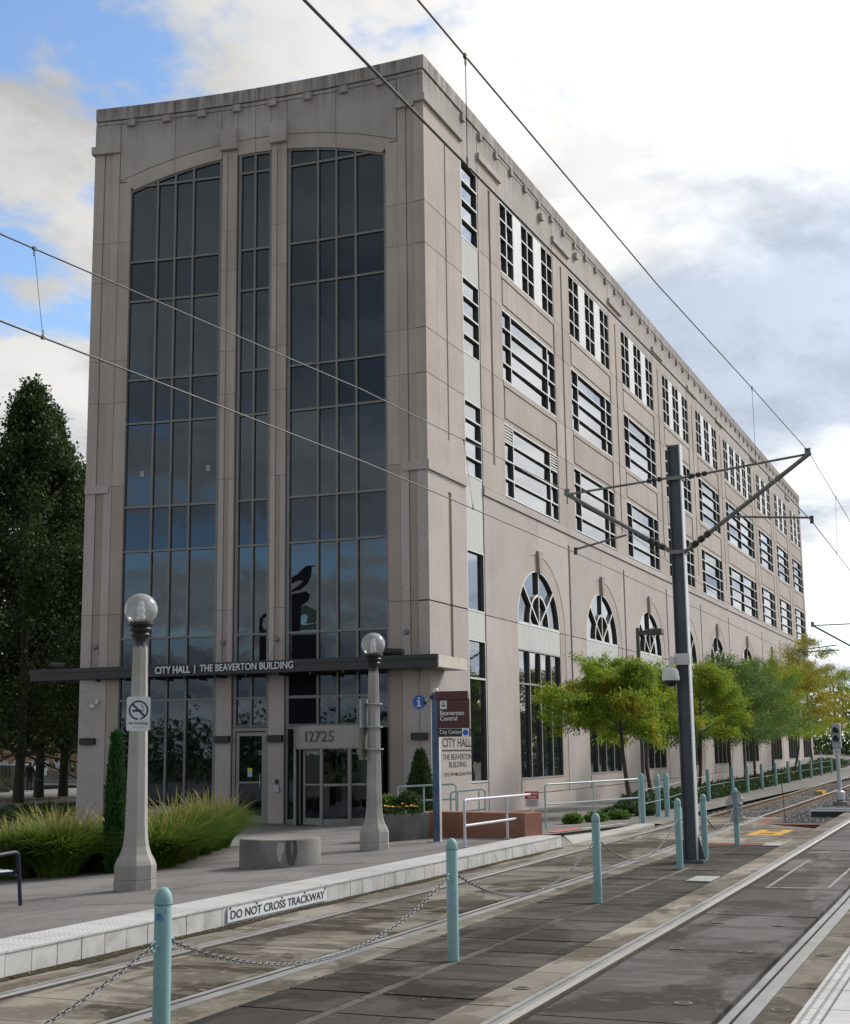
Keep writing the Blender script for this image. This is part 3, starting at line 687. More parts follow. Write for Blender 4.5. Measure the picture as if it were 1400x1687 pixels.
MB().tube([F(5.86, 1.25, -.08), F(5.95, 1.25, -.02), F(5.95, .85, -.02), F(5.86, .85, -.08)], .014, 6).build('handle', M_alum, dr)
panel(F, 6.26, 6.42, 1.18, 1.42, plain('notice_blue', (.3, .42, .55), .5), -.112, -.116, 'notice', 0, dr)
panel(F, 6.26, 6.42, 1.36, 1.46, plain('notice_yellow', (.6, .5, .08), .5), -.108, -.112, 'notice', 0, dr)
panel(F, 5.28, 5.38, .95, 1.10, M_black, .05, 0, 'card_reader', 0); panel(F, 5.24, 5.42, .70, .90, M_steel, .07, 0, 'intercom', 0)
for u in (.36, 5.38, 7.26, LEN-.38):
    MB().box((u-.27, 2.28, .0), (u+.27, 2.50, .16), fn=F).build('wall_light', M_black, hall, bevel=.015)
m = MB(); m.tube([F(11.75, 3.7, .02), F(11.75, 3.75, .12), F(11.75, 3.62, .15)], .05, 8); m.lathe([(.02, -.1), (.08, -.06), (.09, 0), (.07, .06)], 10, F(11.9, 3.55, .16)); m.build('security_camera', M_white, hall, smooth=True)
# revolving entrance: drum with aluminium header and number
DC = Vector(F(3.16, 0, .18)[:2]); DR = 1.36
def cyl(a, r, z): return (DC.x-r*math.cos(a), DC.y+r*math.sin(a), z)      # a = 0 faces the camera side
A0, A1 = -1.45, 1.45
def ring(z0, z1, r0, r1, n=28, a0=A0, a1=A1):
    m = MB()
    for i in range(n):
        a, b = a0+(a1-a0)*i/n, a0+(a1-a0)*(i+1)/n; k = len(m.v)
        m.v += [cyl(a, r0, z0), cyl(b, r0, z0), cyl(b, r1, z0), cyl(a, r1, z0), cyl(a, r0, z1), cyl(b, r0, z1), cyl(b, r1, z1), cyl(a, r1, z1)]
        for qd in ((0,1,2,3),(4,5,6,7),(2,3,7,6),(0,1,5,4)): m.f.append([k+j for j in qd]); m.m.append(0)
    return m
drum = ring(2.10, 2.74, 1.0, DR).build('entrance_drum', plain('dull_aluminium', (.30, .29, .28), .5, .4, .08), hall)
ring(2.04, 2.10, 1.1, DR+.015).build('drum_trim', M_door, drum); ring(2.74, 2.77, 0, DR+.01).build('drum_roof', M_door, drum)
def dl(a, z, w): return cyl(a, DR+w, z)
text('lettering', '12725', (0, 0, 0), (1, 0, 0), (0, 0, 1), .98, .40, .04, plain('grey_number', (.10, .095, .09), .4, .5), drum, .008, fn=lambda x, y, d: cyl(.33-x/DR, DR+.004+d*.6, 2.25+y*.85))
for a in (-1.40, -.76, -.10, .90, 1.42):
    p = cyl(a, DR-.04, 0); MB().box((p[0]-.05, p[1]-.045, ZD), (p[0]+.05, p[1]+.045, 2.04)).build('post', M_door, drum)
def cpane(a, b, z0, z1, r):
    m = MB(); n = 4
    for i in range(n):
        q0, q1 = a+(b-a)*i/n, a+(b-a)*(i+1)/n; m.face([cyl(q1, r, z1), cyl(q1, r, z0), cyl(q0, r, z0), cyl(q0, r, z1)])
    m.build('pane', M_gvis, drum)
for a, b in ((-1.36, -.80), (-.72, -.14), (.94, 1.38)):
    cpane(a, b, ZD+.05, 2.04, DR-.05)
    for z0, z1 in ((ZD, ZD+.22), (.92, .99)): ring(z0, z1, DR-.07, DR-.02, 5, a, b).build('rail', M_door, drum)
# leaf standing just inside the opening, and one radial leaf behind it
for P_, Q_ in ((cyl(.82, 1.08, 0), cyl(-.02, 1.02, 0)), (cyl(.35, .95, 0), (DC.x+.5, DC.y, 0))):
    P_, Q_ = Vector(P_), Vector(Q_); d_ = Q_-P_; ln_ = d_.length; d_.normalize(); nn_ = Vector((d_.y, -d_.x, 0))
    fn = lambda u, v, w, P_=P_, d_=d_, nn_=nn_: tuple(P_+d_*u+nn_*w+Vector((0, 0, v)))
    m = MB(); frame(m, 0, ln_, ZD+.02, 2.03, .10, -.03, .03, fn); m.box((.1, .93, -.02), (ln_-.1, .98, .02), fn=fn); lf = m.build('door_leaf', M_door, hall)
    m = MB(); m.face([fn(.1, 1.94, 0), fn(.1, ZD+.2, 0), fn(ln_-.1, ZD+.2, 0), fn(ln_-.1, 1.94, 0)]); m.build('pane', M_gvis, lf)
for us in ((1.46, 1.80), (4.58, 5.02)):
    m = MB(); frame(m, us[0]-.04, us[1]+.04, ZD, 2.75, .06, -.17, -.06, F); sf = m.build('side_light', M_mull, hall)
    m = MB(); m.face([F(us[1], 2.72, GW), F(us[1], ZD+.1, GW), F(us[0], ZD+.1, GW), F(us[0], 2.72, GW)]); m.build('pane', M_gvis, sf)
MB().box((.9, ZB, -4.2), (LEN-.9, ZD, .0), fn=F).build('lobby_floor', M_ledge, hall)

# ---- side facade
XC = 39.97
wins = [(47.52, 54.25), (56.60, 63.33), (65.68, 72.41), (74.76, 81.49), (83.84, 90.57), (92.92, 104.1), (106.4, 113.0), (115.4, 122.0), (124.4, 130.7)]
FZ = {5: (19.86, 22.70), 4: (15.62, 18.38), 3: (11.17, 13.95)}
def wbar(m, u0, u1, v0, v1): m.box((u0, v0, -.15), (u1, v1, -.02), 1, S, 0)
def sidewin(u0, u1, z0, z1, us, zs, parent, panes=True, name='window', bars=(), face=None):
    m = MB(); f = .040
    for a, b, c, d in ((u0, u0+f*1.4, z0, z1), (u1-f*1.4, u1, z0, z1), (u0+f*1.4, u1-f*1.4, z0, z0+f*1.4), (u0+f*1.4, u1-f*1.4, z1-f*1.4, z1)): wbar(m, a, b, c, d)
    for u in us: wbar(m, u-f, u+f, z0+.07, z1-.07)
    for a, b in bars: m.box((a, z0, -.15), (b, z1, -.012), 0, S)       # white infill panels
    cu = [u0]+sorted(us)+[u1]
    for z in zs:
        for a, b in zip(cu, cu[1:]):
            if any(abs((a+b)/2-(p+q)/2) < .05 for p, q in bars): continue
            wbar(m, a+f, b-f, z-f*.75, z+f*.75)
    o = m.build(name, [face or M_white, M_bronze], parent)
    cz = [z0]+zs+[z1]
    if panes:
        for a, b in zip(cu, cu[1:]):
            if any(abs((a+b)/2-(p+q)/2) < .05 for p, q in bars): continue
            for c, d in zip(cz, cz[1:]):
                t = random.gauss(0, .004)*(b-a); q = random.gauss(0, .006)*(d-c)
                k = MB(); k.face([S(a, c, -.135-t-q), S(b, c, -.135+t-q), S(b, d, -.135+t+q), S(a, d, -.135-t+q)]); k.build('pane', M_glass, o)
    else:
        k = MB(); k.face([S(u0, z0, -.135), S(u1, z0, -.135), S(u1, z1, -.135), S(u0, z1, -.135)]); k.build('glazing', M_glass, o)
    return o
def rows(z0, z1, n): return [z0+(z1-z0)*i/n for i in range(1, n)]
for i, (a, b) in enumerate(wins):
    wide = b-a > 8; near = i < 5
    ng = 5 if wide else 3; gw = 1.58; gap = (b-a-ng*gw)/(ng-1)
    us = []; bars = []
    for k in range(ng):
        x = a+k*(gw+gap); us.append(x+gw/2)
        if k < ng-1: bars.append((x+gw, x+gw+gap)); us += [x+gw-.0, x+gw+gap+.0]
    z0, z1 = FZ[5]; sidewin(a, b, z0, z1, us, rows(z0, z1, 4), hall, i < 4, bars=bars)
    for fl in (4, 3):
        z0, z1 = FZ[fl]; us = [a+1.05, b-1.05]+([(a+b)/2] if wide else [])
        w_ = sidewin(a, b, z0, z1, us, rows(z0, z1, 4), hall, near or wide)
        if i == 0 and fl == 3:
            for la, lb in ((a+.08, a+1.0), (b-1.0, b-.08)):
                lm = MB()
                for k in range(5): lm.box((la, z1-.16-k*.118, -.12), (lb, z1-.11-k*.118, -.025), 0, S)
                lm.build('louvre', M_white, w_)
    # spandrels under the windows of floors 5 and 4
    for zt, zb in ((19.86, 18.38), (15.62, 13.95)):
        MB().box((a+.012, zb+.012, -.3), (b-.012, zt-.012, -.045), fn=S).box((a+.012, zt-.24, -.1), (b-.012, zt-.03, .015), fn=S).box((a+.20, zb+.22, -.1), (b-.20, zt-.27, -.012), fn=S).build('spandrel', M_sand, hall)
    # header
    g = .012; mids = [a-.0, (a+b)/2, b]
    for p, q in zip(mids, mids[1:]): panel(S, p, q, 22.72, 24.35, M_head, -.01, name='header_panel')
# pilasters
PS = [(45.1, 47.52)]+[(wins[i][1], wins[i+1][0]) for i in range(8)]+[(130.7, 131.5)]
for i, (a, b) in enumerate(PS):
    c = (a+b)/2; gr = .11
    for z0, z1 in zip([11.12, 14.0, 15.52, 18.4, 19.86], [14.0, 15.52, 18.4, 19.86, 23.36]):
        g = .01
        m = MB(); e = z1 if z1 < 20 else 22.6; s0 = z0 if z0 > 12 else 12.1
        if b-a > 1.5:
            m.box((a+g, z0+g, -.3), (c-gr, z1-g, 0), fn=S); m.box((c+gr, z0+g, -.3), (b-g, z1-g, 0), fn=S); m.box((c-gr, s0, -.3), (c+gr, e, -.07), fn=S)
            if e < z1: m.box((c-gr, e, -.3), (c+gr, z1-g, 0), fn=S)
            if s0 > z0: m.box((c-gr, z0+g, -.3), (c+gr, s0, 0), fn=S)
        else: m.box((a+g, z0+g, -.3), (b-g, z1-g, 0), fn=S)
        m.build('panel', M_sand, hall)
    panel(S, a-.03, b+.03, 23.34, 23.60, M_head, .10, name='pilaster_cap', g=0); panel(S, a, b, 23.60, 24.35, M_head, 0, name='header_panel')
# corner
JC = [11.10, 14.0, 15.52, 18.4, 19.86, 23.36]
for z0, z1 in zip(JC, JC[1:]):
    m = MB(); g = .012; c = 41.85; e = min(z1, 22.6); s0 = max(z0, 12.1)
    m.box((XC, z0+g, -.37), (c-.06, z1-g, 0), fn=S); m.box((c+.06, z0+g, -.30), (43.38, z1-g, 0), fn=S); m.box((c-.06, s0, -.3), (c+.06, e, -.06), fn=S)
    if e < z1: m.box((c-.06, e, -.3), (c+.06, z1-g, 0), fn=S)
    if s0 > z0: m.box((c-.06, z0+g, -.3), (c+.06, s0, 0), fn=S)
    m.build('panel', M_sand, hall)
for z0, z1 in ((ZB, 6.60), (6.62, 10.80)):
    m = MB(); g = .012; c = 41.85; e = min(z1-g, 10.35); s0 = max(z0+g, 4.6)
    m.box((XC, z0+g, -.37), (c-.14, z1-g, 0), fn=S); m.box((c+.14, z0+g, -.30), (43.38, z1-g, 0), fn=S); m.box((c-.14, s0, -.3), (c+.14, e, -.055), 1, fn=S)
    if e < z1-g: m.box((c-.14, e, -.3), (c+.14, z1-g, 0), fn=S)
    if s0 > z0+g: m.box((c-.14, z0+g, -.3), (c+.14, s0, 0), fn=S)
    m.build('panel', [M_gran, M_brown], hall)
panel(S, XC-.07, 43.35, 10.80, 11.10, M_gran, .07, -.37, 'belt_course', 0)
MB().box((XC-.13, 23.34, -.37), (43.45, 23.60, .10), fn=S).build('pilaster_cap', M_head, hall)
MB().box((XC, 23.60, -.37), (43.4, 24.345, 0), fn=S).build('header_panel', M_head, hall)
panel(S, 43.4, 45.1, 22.72, 24.35, M_head, -.01, name='header_panel')
MB().box((XC-.03, 24.53, -.33), (45.9, 25.0, .03), fn=S).build('parapet_panel', M_head, hall); MB().box((XC, 24.37, -.33), (45.9, 24.50, -.02), fn=S).build('parapet_panel', M_head, hall)
x = 45.92
while x < 131.5:
    e = min(x+4.54, 131.5)
    panel(S, x, e, 24.52, 25.0, M_head, .03, -.35, 'parapet_panel'); panel(S, x, e, 24.36, 24.515, M_head, .0, -.35, 'parapet_panel', .006); x = e
x = 43.6
while x < 131.4:
    panel(S, x-.13, x+.13, 24.19, 24.43, M_head, .095, -.1, 'bracket', 0); x += 1.757
for c in (52.6, 57.7): panel(S, c-.16, c+.16, 23.70, 23.96, M_head, .16, -.1, 'scupper', 0)
# slot windows between corner and first bay
for k, (z0, z1, n) in enumerate(((19.80, 22.70, 4), (15.60, 18.38, 4), (11.27, 13.95, 4), (6.60, 8.70, 1), (.87, 5.65, 0))):
    sidewin(43.42, 45.08, z0, z1, [], rows(z0, z1, n) if n else [4.33], hall)
for z0, z1 in ((18.38, 19.80), (13.95, 15.60), (8.70, 11.27), (5.65, 6.60)): panel(S, 43.42, 45.08, z0, z1, M_spand, -.03, -.3, 'spandrel_panel')
panel(S, 43.40, 45.10, ZB, .85, M_gran, -.02)
# lower arcade
AC = [(51.22, 45.1, 55.42), (60.4, 55.42, 64.5), (69.45, 64.5, 73.58), (78.5, 73.58, 82.66), (87.6, 82.66, 91.74), (98.6, 91.74, 105.25), (109.7, 105.25, 114.2), (118.7, 114.2, 123.2), (127.55, 123.2, 131.5)]
EA, EB, OA, OB, ZS = 2.66, 2.22, 3.34, 2.82, 6.56
for i, (c, xa, xb) in enumerate(AC):
    oa = OA
    for sgn in (-1, 1):
        e = xa if sgn < 0 else xb; ga = .13 if (i > 0 or sgn > 0) else .012
        el = e-sgn*ga
        th = [math.pi/2*k/10 for k in range(11)]
        ring_o = [(c+sgn*(oa+.01)*math.cos(t), ZS+.012+(OB+.01)*math.sin(t)) for t in th]      # springing -> crown
        poly = [(el, ZS+.012)]+ring_o+[(c+sgn*.012, 10.78), (el, 10.78)]
        ppoly(S, poly if sgn < 0 else poly[::-1], M_gran)
        ro = [(c+sgn*oa*math.cos(t), ZS+.012+OB*math.sin(t)) for t in th]; ri = [(c+sgn*EA*math.cos(t), ZS+.012+EB*math.sin(t)) for t in th]
        poly = ro+ri[::-1]; ppoly(S, poly[::-1] if sgn < 0 else poly, M_surr, -.015, name='arch_stone')
        panel(S, c+sgn*(oa+.01), el, .33, ZS-.012, M_gran, g=.006)
        panel(S, c+sgn*EA, c+sgn*oa, .33, ZS-.012, M_surr, -.015, g=.006, name='jamb_stone')
        # groove strip at the pilaster centre line
        if i < len(AC)-1 and sgn > 0:
            for z0, z1, w, mt in ((.33, 4.6, 0, M_gran), (4.6, 10.35, -.06, M_brown), (10.35, 10.78, 0, M_gran)): panel(S, e-.13, e+.13, z0, z1, mt, w, g=0, name='pilaster_strip')
    panel(S, c-EA, c+EA, .33, .85, M_surr, .01, g=.008, name='window_sill')
    panel(S, xa, xb, ZB, .32, M_gran, .0, name='plinth')
    ppoly(S, [(c-.16, ZS+EB-.05), (c+.16, ZS+EB-.05), (c+.26, 9.55), (c-.26, 9.55)], M_brown, .11, name='keystone')
    panel(S, xa, xb, 10.80, 11.10, M_gran, .05, name='belt_course')
    # lunette
    m = MB(); n = 20
    def ebar(a0, b0, a1, b1):
        for k in range(n):
            t0, t1_ = math.pi*k/n, math.pi*(k+1)/n; q = len(m.v)
            P = [(c+a0*math.cos(t0), ZS+.05+b0*math.sin(t0)), (c+a0*math.cos(t1_), ZS+.05+b0*math.sin(t1_)), (c+a1*math.cos(t1_), ZS+.05+b1*math.sin(t1_)), (c+a1*math.cos(t0), ZS+.05+b1*math.sin(t0))]
            m.v += [S(u, v, -.15) for u, v in P]+[S(u, v, -.02) for u, v in P]
            for z_, qd in enumerate(((4,5,6,7),(0,1,5,4),(2,3,7,6))): m.f.append([q+j for j in qd]); m.m.append(0 if z_ == 0 else 1)
    ebar(EA-.10, EB-.10, EA, EB); ebar(1.14, 1.16, 1.24, 1.26)
    wbar(m, c-.045, c+.045, ZS+.1, ZS+EB-.02); wbar(m, c-EA, c+EA, ZS, ZS+.10)
    for sgn in (-1, 1):
        d = Vector((sgn*1.98, 1.50)); nn = Vector((-d.y, d.x)).normalized()*.045
        P = [(c-nn.x, ZS+.1-nn.y), (c+d.x-nn.x, ZS+.1+d.y-nn.y), (c+d.x+nn.x, ZS+.1+d.y+nn.y), (c+nn.x, ZS+.1+nn.y)]
        m.prism(P, -.15, -.022, S, 1, 0)
    lu = m.build('lunette', [M_white, M_bronze], hall)
    if i < 4:
        secs = [(0, math.radians(37)), (math.radians(37), math.pi/2), (math.pi/2, math.pi-math.radians(37)), (math.pi-math.radians(37), math.pi)]
        for t0, t1_ in secs:
            j = [random.uniform(-.004, .004) for _ in range(20)]
            ts = [t0+(t1_-t0)*k/6 for k in range(7)]; dx = random.gauss(0, .003); dz = random.gauss(0, .003)
            P = [(EA*math.cos(t), EB*math.sin(t)) for t in ts]+[(0, 0)]
            k = MB(); k.face([S(c+u, ZS+.05+v, -.135+dx*u+dz*v) for u, v in P]); k.build('pane', M_glass, lu)
    else:
        P = [(EA*math.cos(math.pi*k/16), EB*math.sin(math.pi*k/16)) for k in range(17)]
        k = MB(); k.face([S(c+u, ZS+.05+v, -.135) for u, v in P]); k.build('glazing', M_glass, lu)
    for k in range(4):
        a = c-EA+k*EA/2; panel(S, a, a+EA/2, 5.64, ZS-.005, M_spand, -.03, -.3, 'spandrel_panel', .004)
    sidewin(c-EA, c+EA, .86, 5.64, [c-EA/2, c, c+EA/2], [4.35], hall, i < 5, face=M_lomul)
# wall lettering at the corner
text('lettering', 'CITY HALL', (40.88, 16.419, 2.05), (1, 0, 0), (0, 0, 1), 2.55, .29, .004, M_black, hall, .012)
panel(S, 40.85, 43.5, 1.94, 1.965, M_black, .02, 0, 'lettering_rule', 0)
text('lettering', 'THE BEAVERTON', (40.89, 16.419, 1.65), (1, 0, 0), (0, 0, 1), 2.58, .18, .004, M_black, hall, .004)
text('lettering', 'BUILDING', (41.43, 16.419, 1.41), (1, 0, 0), (0, 0, 1), 1.53, .18, .004, M_black, hall, .004)
text('lettering', '12725 SW MILLIKAN WAY', (40.97, 16.419, 1.14), (1, 0, 0), (0, 0, 1), 2.47, .11, .004, M_black, hall, .004)
# round information sign on the wall
isg = thing('information_sign', 'round blue information sign with a white letter i beside the entrance', 'sign', F(.39, 3.44, .03))
m = MB()
P = [(.39+.21*math.cos(2*math.pi*k/28), 3.44+.21*math.sin(2*math.pi*k/28)) for k in range(28)]
m.prism(P, .0, .03, F); m.build('disc', plain('info_blue', (.01, .12, .52), .4, 0, .05), isg)
MB().box((.355, 3.30, .031), (.425, 3.50, .038), fn=F).box((.425, 3.465, .031), (.46, 3.50, .038), fn=F).box((.31, 3.30, .031), (.355, 3.335, .038), fn=F).box((.425, 3.30, .031), (.47, 3.335, .038), fn=F).build('letter', M_letw, isg)
MB().prism([(.39+.036*math.cos(2*math.pi*k/12), 3.56+.036*math.sin(2*math.pi*k/12)) for k in range(12)], .031, .038, F).build('letter_dot', M_letw, isg)

# ------------------------------------------------------------------ street furniture
# concrete lamp posts with clear globes
M_globe, t_, b_ = newmat('clear_globe'); t_.nodes.remove(b_)
tp = N(t_, 'ShaderNodeBsdfTransparent'); tp.inputs[0].default_value = (.93, .93, .93, 1); gl = N(t_, 'ShaderNodeBsdfGlossy'); gl.inputs['Roughness'].default_value = .06
df = N(t_, 'ShaderNodeBsdfDiffuse'); df.inputs[0].default_value = (.75, .75, .74, 1)
lw = N(t_, 'ShaderNodeLayerWeight'); lw.inputs[0].default_value = .38
m1 = N(t_, 'ShaderNodeMixShader'); m2 = N(t_, 'ShaderNodeMixShader'); m1.inputs[0].default_value = .33
t_.links.new(tp.outputs[0], m1.inputs[1]); t_.links.new(df.outputs[0], m1.inputs[2])
t_.links.new(mul(t_, lw.outputs['Fresnel'], .9), m2.inputs[0]); t_.links.new(m1.outputs[0], m2.inputs[1]); t_.links.new(gl.outputs[0], m2.inputs[2]); t_.links.new(m2.outputs[0], t_.nodes['Material Output'].inputs[0])
def lamp_post(label, loc):
    o = thing('lamp_post', label, 'street lamp', loc, 0, 'concrete lamp posts with globes')
    rot = math.pi/8+.25; q_ = .73
    MB().lathe([(.40, 0), (.40, .13), (.385, .135), (.385, .15), (.395, .155), (.395, .34)], 8, rot=rot, sc=q_).build('base', M_lamp, o, absolute=False)
    prof = [(.39, .335), (.36, .40), (.295, .48), (.25, .58), (.225, .70), (.212, .85), (.205, 1.0), (.18, 2.0), (.155, 2.9), (.14, 3.36)]
    MB().lathe(prof, 8, rot=rot, sc=q_).build('shaft', M_lamp, o, absolute=False)
    MB().lathe([(.10, 3.34), (.085, 3.40), (.085, 3.44), (.10, 3.46), (.14, 3.52), (.115, 3.55), (.16, 3.60), (.135, 3.63), (.175, 3.67), (.175, 3.70)], 16).build('collar', M_black, o, smooth=True, absolute=False)
    MB().lathe([(.13, 3.70)]+[(.235*math.cos(a), 3.88+.235*math.sin(a)) for a in [-.85+i*(.85+1.54)/14 for i in range(15)]], 28, cap=False).build('globe', M_globe, o, smooth=True, absolute=False)
    MB().lathe([(.05, 3.70), (.05, 3.74), (.06, 3.74), (.06, 3.80), (.045, 3.80), (.045, 3.84), (.055, 3.84), (.055, 3.90), (.04, 3.91), (.04, 3.98), (.02, 4.0)], 12).build('bulb', M_letw, o, absolute=False)
    return o
P1 = (16.66, 11.30); P2 = (24.48, 11.25)
L1 = lamp_post('concrete globe lamp post carrying the white no-smoking sign', (*P1, H(*P1)))
copy_tree(L1, (*P2, H(*P2)), .1, 'concrete globe lamp post beside the flower planter, an edge-on sign strapped to it')
P3 = (20.5, 17.27); copy_tree(L1, (*P3, H(*P3)), .2, 'globe lamp at the left edge of the picture in front of the dark trees')
# no smoking sign, facing the camera side
def facing(loc, yaw):       # local x = right as seen, y = up, z = towards viewer
    c, s = math.cos(yaw), math.sin(yaw)
    return lambda u, v, w: (loc[0]+u*s-w*c, loc[1]-u*c-w*s, loc[2]+v)
def rrect(w, h, r, n=5, cx=0, cy=0):
    P = []
    for k, (sx, sy) in enumerate(((1, -1), (1, 1), (-1, 1), (-1, -1))):
        for i in range(n+1):
            a = -math.pi/2+k*math.pi/2+i*math.pi/2/n; P.append((cx+sx*(w/2-r)+r*math.cos(a), cy+sy*(h/2-r)+r*math.sin(a)))
    return P
M_signw = plain('sign_white', (.58, .60, .63), .35, 0, .05); M_navy = plain('sign_navy', (.012, .02, .04), .4, 0, .05)
ns = thing('no_smoking_sign', 'small white no-smoking sign strapped to the lamp post', 'sign', (P1[0]-.2, P1[1]-.1, 2.52))
fn = facing((P1[0]-.165, P1[1]-.105, 2.52), math.radians(32)); 
MB().prism(rrect(.325, .475, .035), 0, .012, fn).build('plate', M_signw, ns)
m = MB(); n = 40; cy = .05
for k in range(n):
    a0, a1 = -1.35+2*math.pi*.96*k/n, -1.35+2*math.pi*.96*(k+1)/n; r0, r1 = .112, .135
    m.prism([(r0*math.cos(a0), cy+r0*math.sin(a0)), (r1*math.cos(a0), cy+r1*math.sin(a0)), (r1*math.cos(a1), cy+r1*math.sin(a1)), (r0*math.cos(a1), cy+r0*math.sin(a1))], .0125, .015, fn)
d = .083; e = .010
m.prism([(-d-e, cy+d-e), (d-e, cy-d-e), (d+e, cy-d+e), (-d+e, cy+d+e)], .0125, .0155, fn)
m.prism([(-.083, cy-.022), (.045, cy-.022), (.045, cy+.006), (-.083, cy+.006)], .0125, .0147, fn)
m.prism([(.057, cy-.022), (.068, cy-.022), (.068, cy+.006), (.057, cy+.006)], .0125, .015, fn)
m.prism([(.06, cy+.02), (.07, cy+.02), (.066, cy+.045), (.032, cy+.085), (.022, cy+.08), (.055, cy+.042)], .0125, .015, fn); m.build('symbol', M_navy, ns)
def stext(o, body, u, v, w, h, fn, mat, bold=0, dw=.013): text('lettering', body, (0, 0, 0), (1, 0, 0), (0, 1, 0), w, h, .004, mat, o, bold, fn=lambda a, b, c: fn(u+a, v+b, dw+c))
stext(ns, 'No Smoking', -.128, -.155, .256, .046, fn, M_navy, .006)
for k, x in enumerate((-.075, -.05, -.02, .01, .04, .065)): MB().prism([(x, -.19), (x+.014, -.19), (x+.014, -.182), (x, -.182)], .0125, .0135, fn).build('lettering', M_navy, ns)
for z in (.2, -.2):
    m = MB(); m.prism([(.008*math.cos(2*math.pi*k/8), z+.025*(1 if z > 0 else 0)-.01+.008*math.sin(2*math.pi*k/8)) for k in range(8)], .0125, .018, fn); m.build('bolt', M_steel, ns)
# edge-on sign strapped to the second lamp post
es = thing('edge_on_sign', 'tall sign seen edge-on, banded to the lamp post by the planter', 'sign', (P2[0]-.05, P2[1]+.22, 2.1))
MB().box((P2[0]-.28, P2[1]+.165, 1.80), (P2[0]+.16, P2[1]+.185, 2.95)).build('plate', M_ledge, es); MB().box((P2[0]-.28, P2[1]+.14, 2.40), (P2[0]+.1, P2[1]+.165, 2.95)).build('backing', M_steel, es)
for z, r in ((2.00, .190), (2.42, .182), (2.86, .170)): MB().lathe([(r, -.012), (r, .012)], 24, (P2[0], P2[1], z)).build('band', M_steel, es)
# bollards and chains
def bollard(label, loc, grp, h=1.13, r=.056):
    o = thing('bollard', label, 'bollard', loc, 0, grp)
    MB().lathe([(r, 0), (r, h-.10), (r*.985, h-.098)], 18).build('post', M_teal, o, smooth=True, absolute=False)
    MB().lathe([(r*1.04, h-.10), (r*1.04, h-.08)]+[(r*1.04*math.cos(a), h-.08+.085*math.sin(a)) for a in [i*math.pi/2/6 for i in range(1, 7)]], 18).build('cap', M_teal, o, smooth=True, absolute=False)
    MB().lathe([(r*1.043, h-.104), (r*1.043, h-.100)], 18).build('seam', M_black, o, absolute=False)
    for q in (-2.2, 2.6): MB().lathe([(.006, 0), (.006, .012)], 6, (r*math.cos(q), r*math.sin(q), h-.14)).build('bolt', M_steel, o, absolute=False)
    for s in (-1, 1):
        m = MB(); m.tube([(s*r*.9, 0, .78), (s*(r+.03), 0, .78)], .012, 6)
        m.tube([(s*(r+.045)+.03*math.cos(a), 0, .78+.03*math.sin(a)) for a in [i*math.pi/6 for i in range(13)]], .008, 6, cap=False)
        m.build('chain_hook', M_teal, o, absolute=False)
    return o
BP = [(7.75, 5.04), (12.70, 5.02), (17.93, 5.06), (23.15, 5.13), (25.25, 5.13), (28.93, 5.22)]
bl = ['teal bollard nearest the camera, cut off by the bottom edge', 'teal bollard standing in front of the white kerb right of the trackway lettering', 'teal bollard between the kerb lettering and the catenary pole', 'teal bollard just in front of the catenary pole', 'teal bollard touching the right side of the catenary pole', 'teal bollard with a plastic bag hanging on its head']
B0 = bollard(bl[0], (*BP[0], 0), 'teal bollards along the track'); 
for p, l in zip(BP[1:], bl[1:]): copy_tree(B0, (*p, 0), random.uniform(-.1, .1), l)
for k in range(3): text('graffiti', 'WIN', (0, 0, 0), (1, 0, 0), (0, 0, 1), .075, .05, .002, plain('blue_ink', (.05, .25, .65), .5), B0, fn=lambda a, b, c: (-(.057+c)*math.cos(.35-a*12), (.057+c)*math.sin(.35-a*12), .93+b), absolute=False) if k == 0 else None
M_chain = plain('chain_steel', (.11, .112, .12), .55, .4, .2, 6)
def chain(label, a, b, sag):
    a = Vector(a); b = Vector(b); d = b-a; L = d.length; n = int(L*1.03/.046)
    lk = []; rx, ry, tr = .025, .0135, .0041
    base = []
    for i in range(12):
        t = 2*math.pi*i/12; base.append(Vector((rx*math.cos(t)+(.010 if math.cos(t) > 0 else -.010), ry*math.sin(t), 0)))
    V = []; Fc = []
    for k in range(n):
        s = (k+.5)/n; p = a+d*s; p.z -= 4*sag*s*(1-s); tg = Vector((d.x, d.y, d.z-4*sag*(1-2*s))).normalized()
        y = tg.cross(Vector((0, 0, 1))).normalized(); z = y.cross(tg)
        if k % 2: y, z = z, -y
        n0 = len(V)
        for i in range(12):
            c = base[i]; o_ = Vector((base[i].x/rx, base[i].y/ry, 0)).normalized()
            for j in range(4):
                q = j*math.pi/2; w = c+o_*(tr*math.cos(q))+Vector((0, 0, tr*math.sin(q))); V.append(tuple(p+tg*w.x+y*w.y+z*w.z))
        for i in range(12):
            for j in range(4): Fc.append([n0+i*4+j, n0+((i+1) % 12)*4+j, n0+((i+1) % 12)*4+(j+1) % 4, n0+i*4+(j+1) % 4])
    m = MB(); m.v = V; m.f = Fc; m.m = [0]*len(Fc)
    o = m.build('chain', M_chain); o['kind'] = 'stuff'
    return tag(o, label, 'chain', 'chains between the bollards')
for k in range(3):
    a, b = BP[k], BP[k+1]; chain(['steel chain hanging from the nearest bollard across the rails', 'steel chain between the second and third bollards', 'thin steel chain ending at the bollard before the catenary pole'][k], (a[0]+.13, a[1], .78), (b[0]-.13, b[1], .78), [.40, .40, .42][k])
chain('steel chain running out of the picture at the lower left', (2.6, 5.03, .78), (7.6, 5.03, .78), .42)
tag(MB().tube([(25.33, 5.14, .78)]+[(25.33+s*.34*10, 5.14+.08*s, .78-4*.36*s*(1-s)) for s in [i/12 for i in range(1, 13)]], .012, 6).build('cable', M_black), 'dark cable drooping to the bollard with the plastic bag', 'cable')
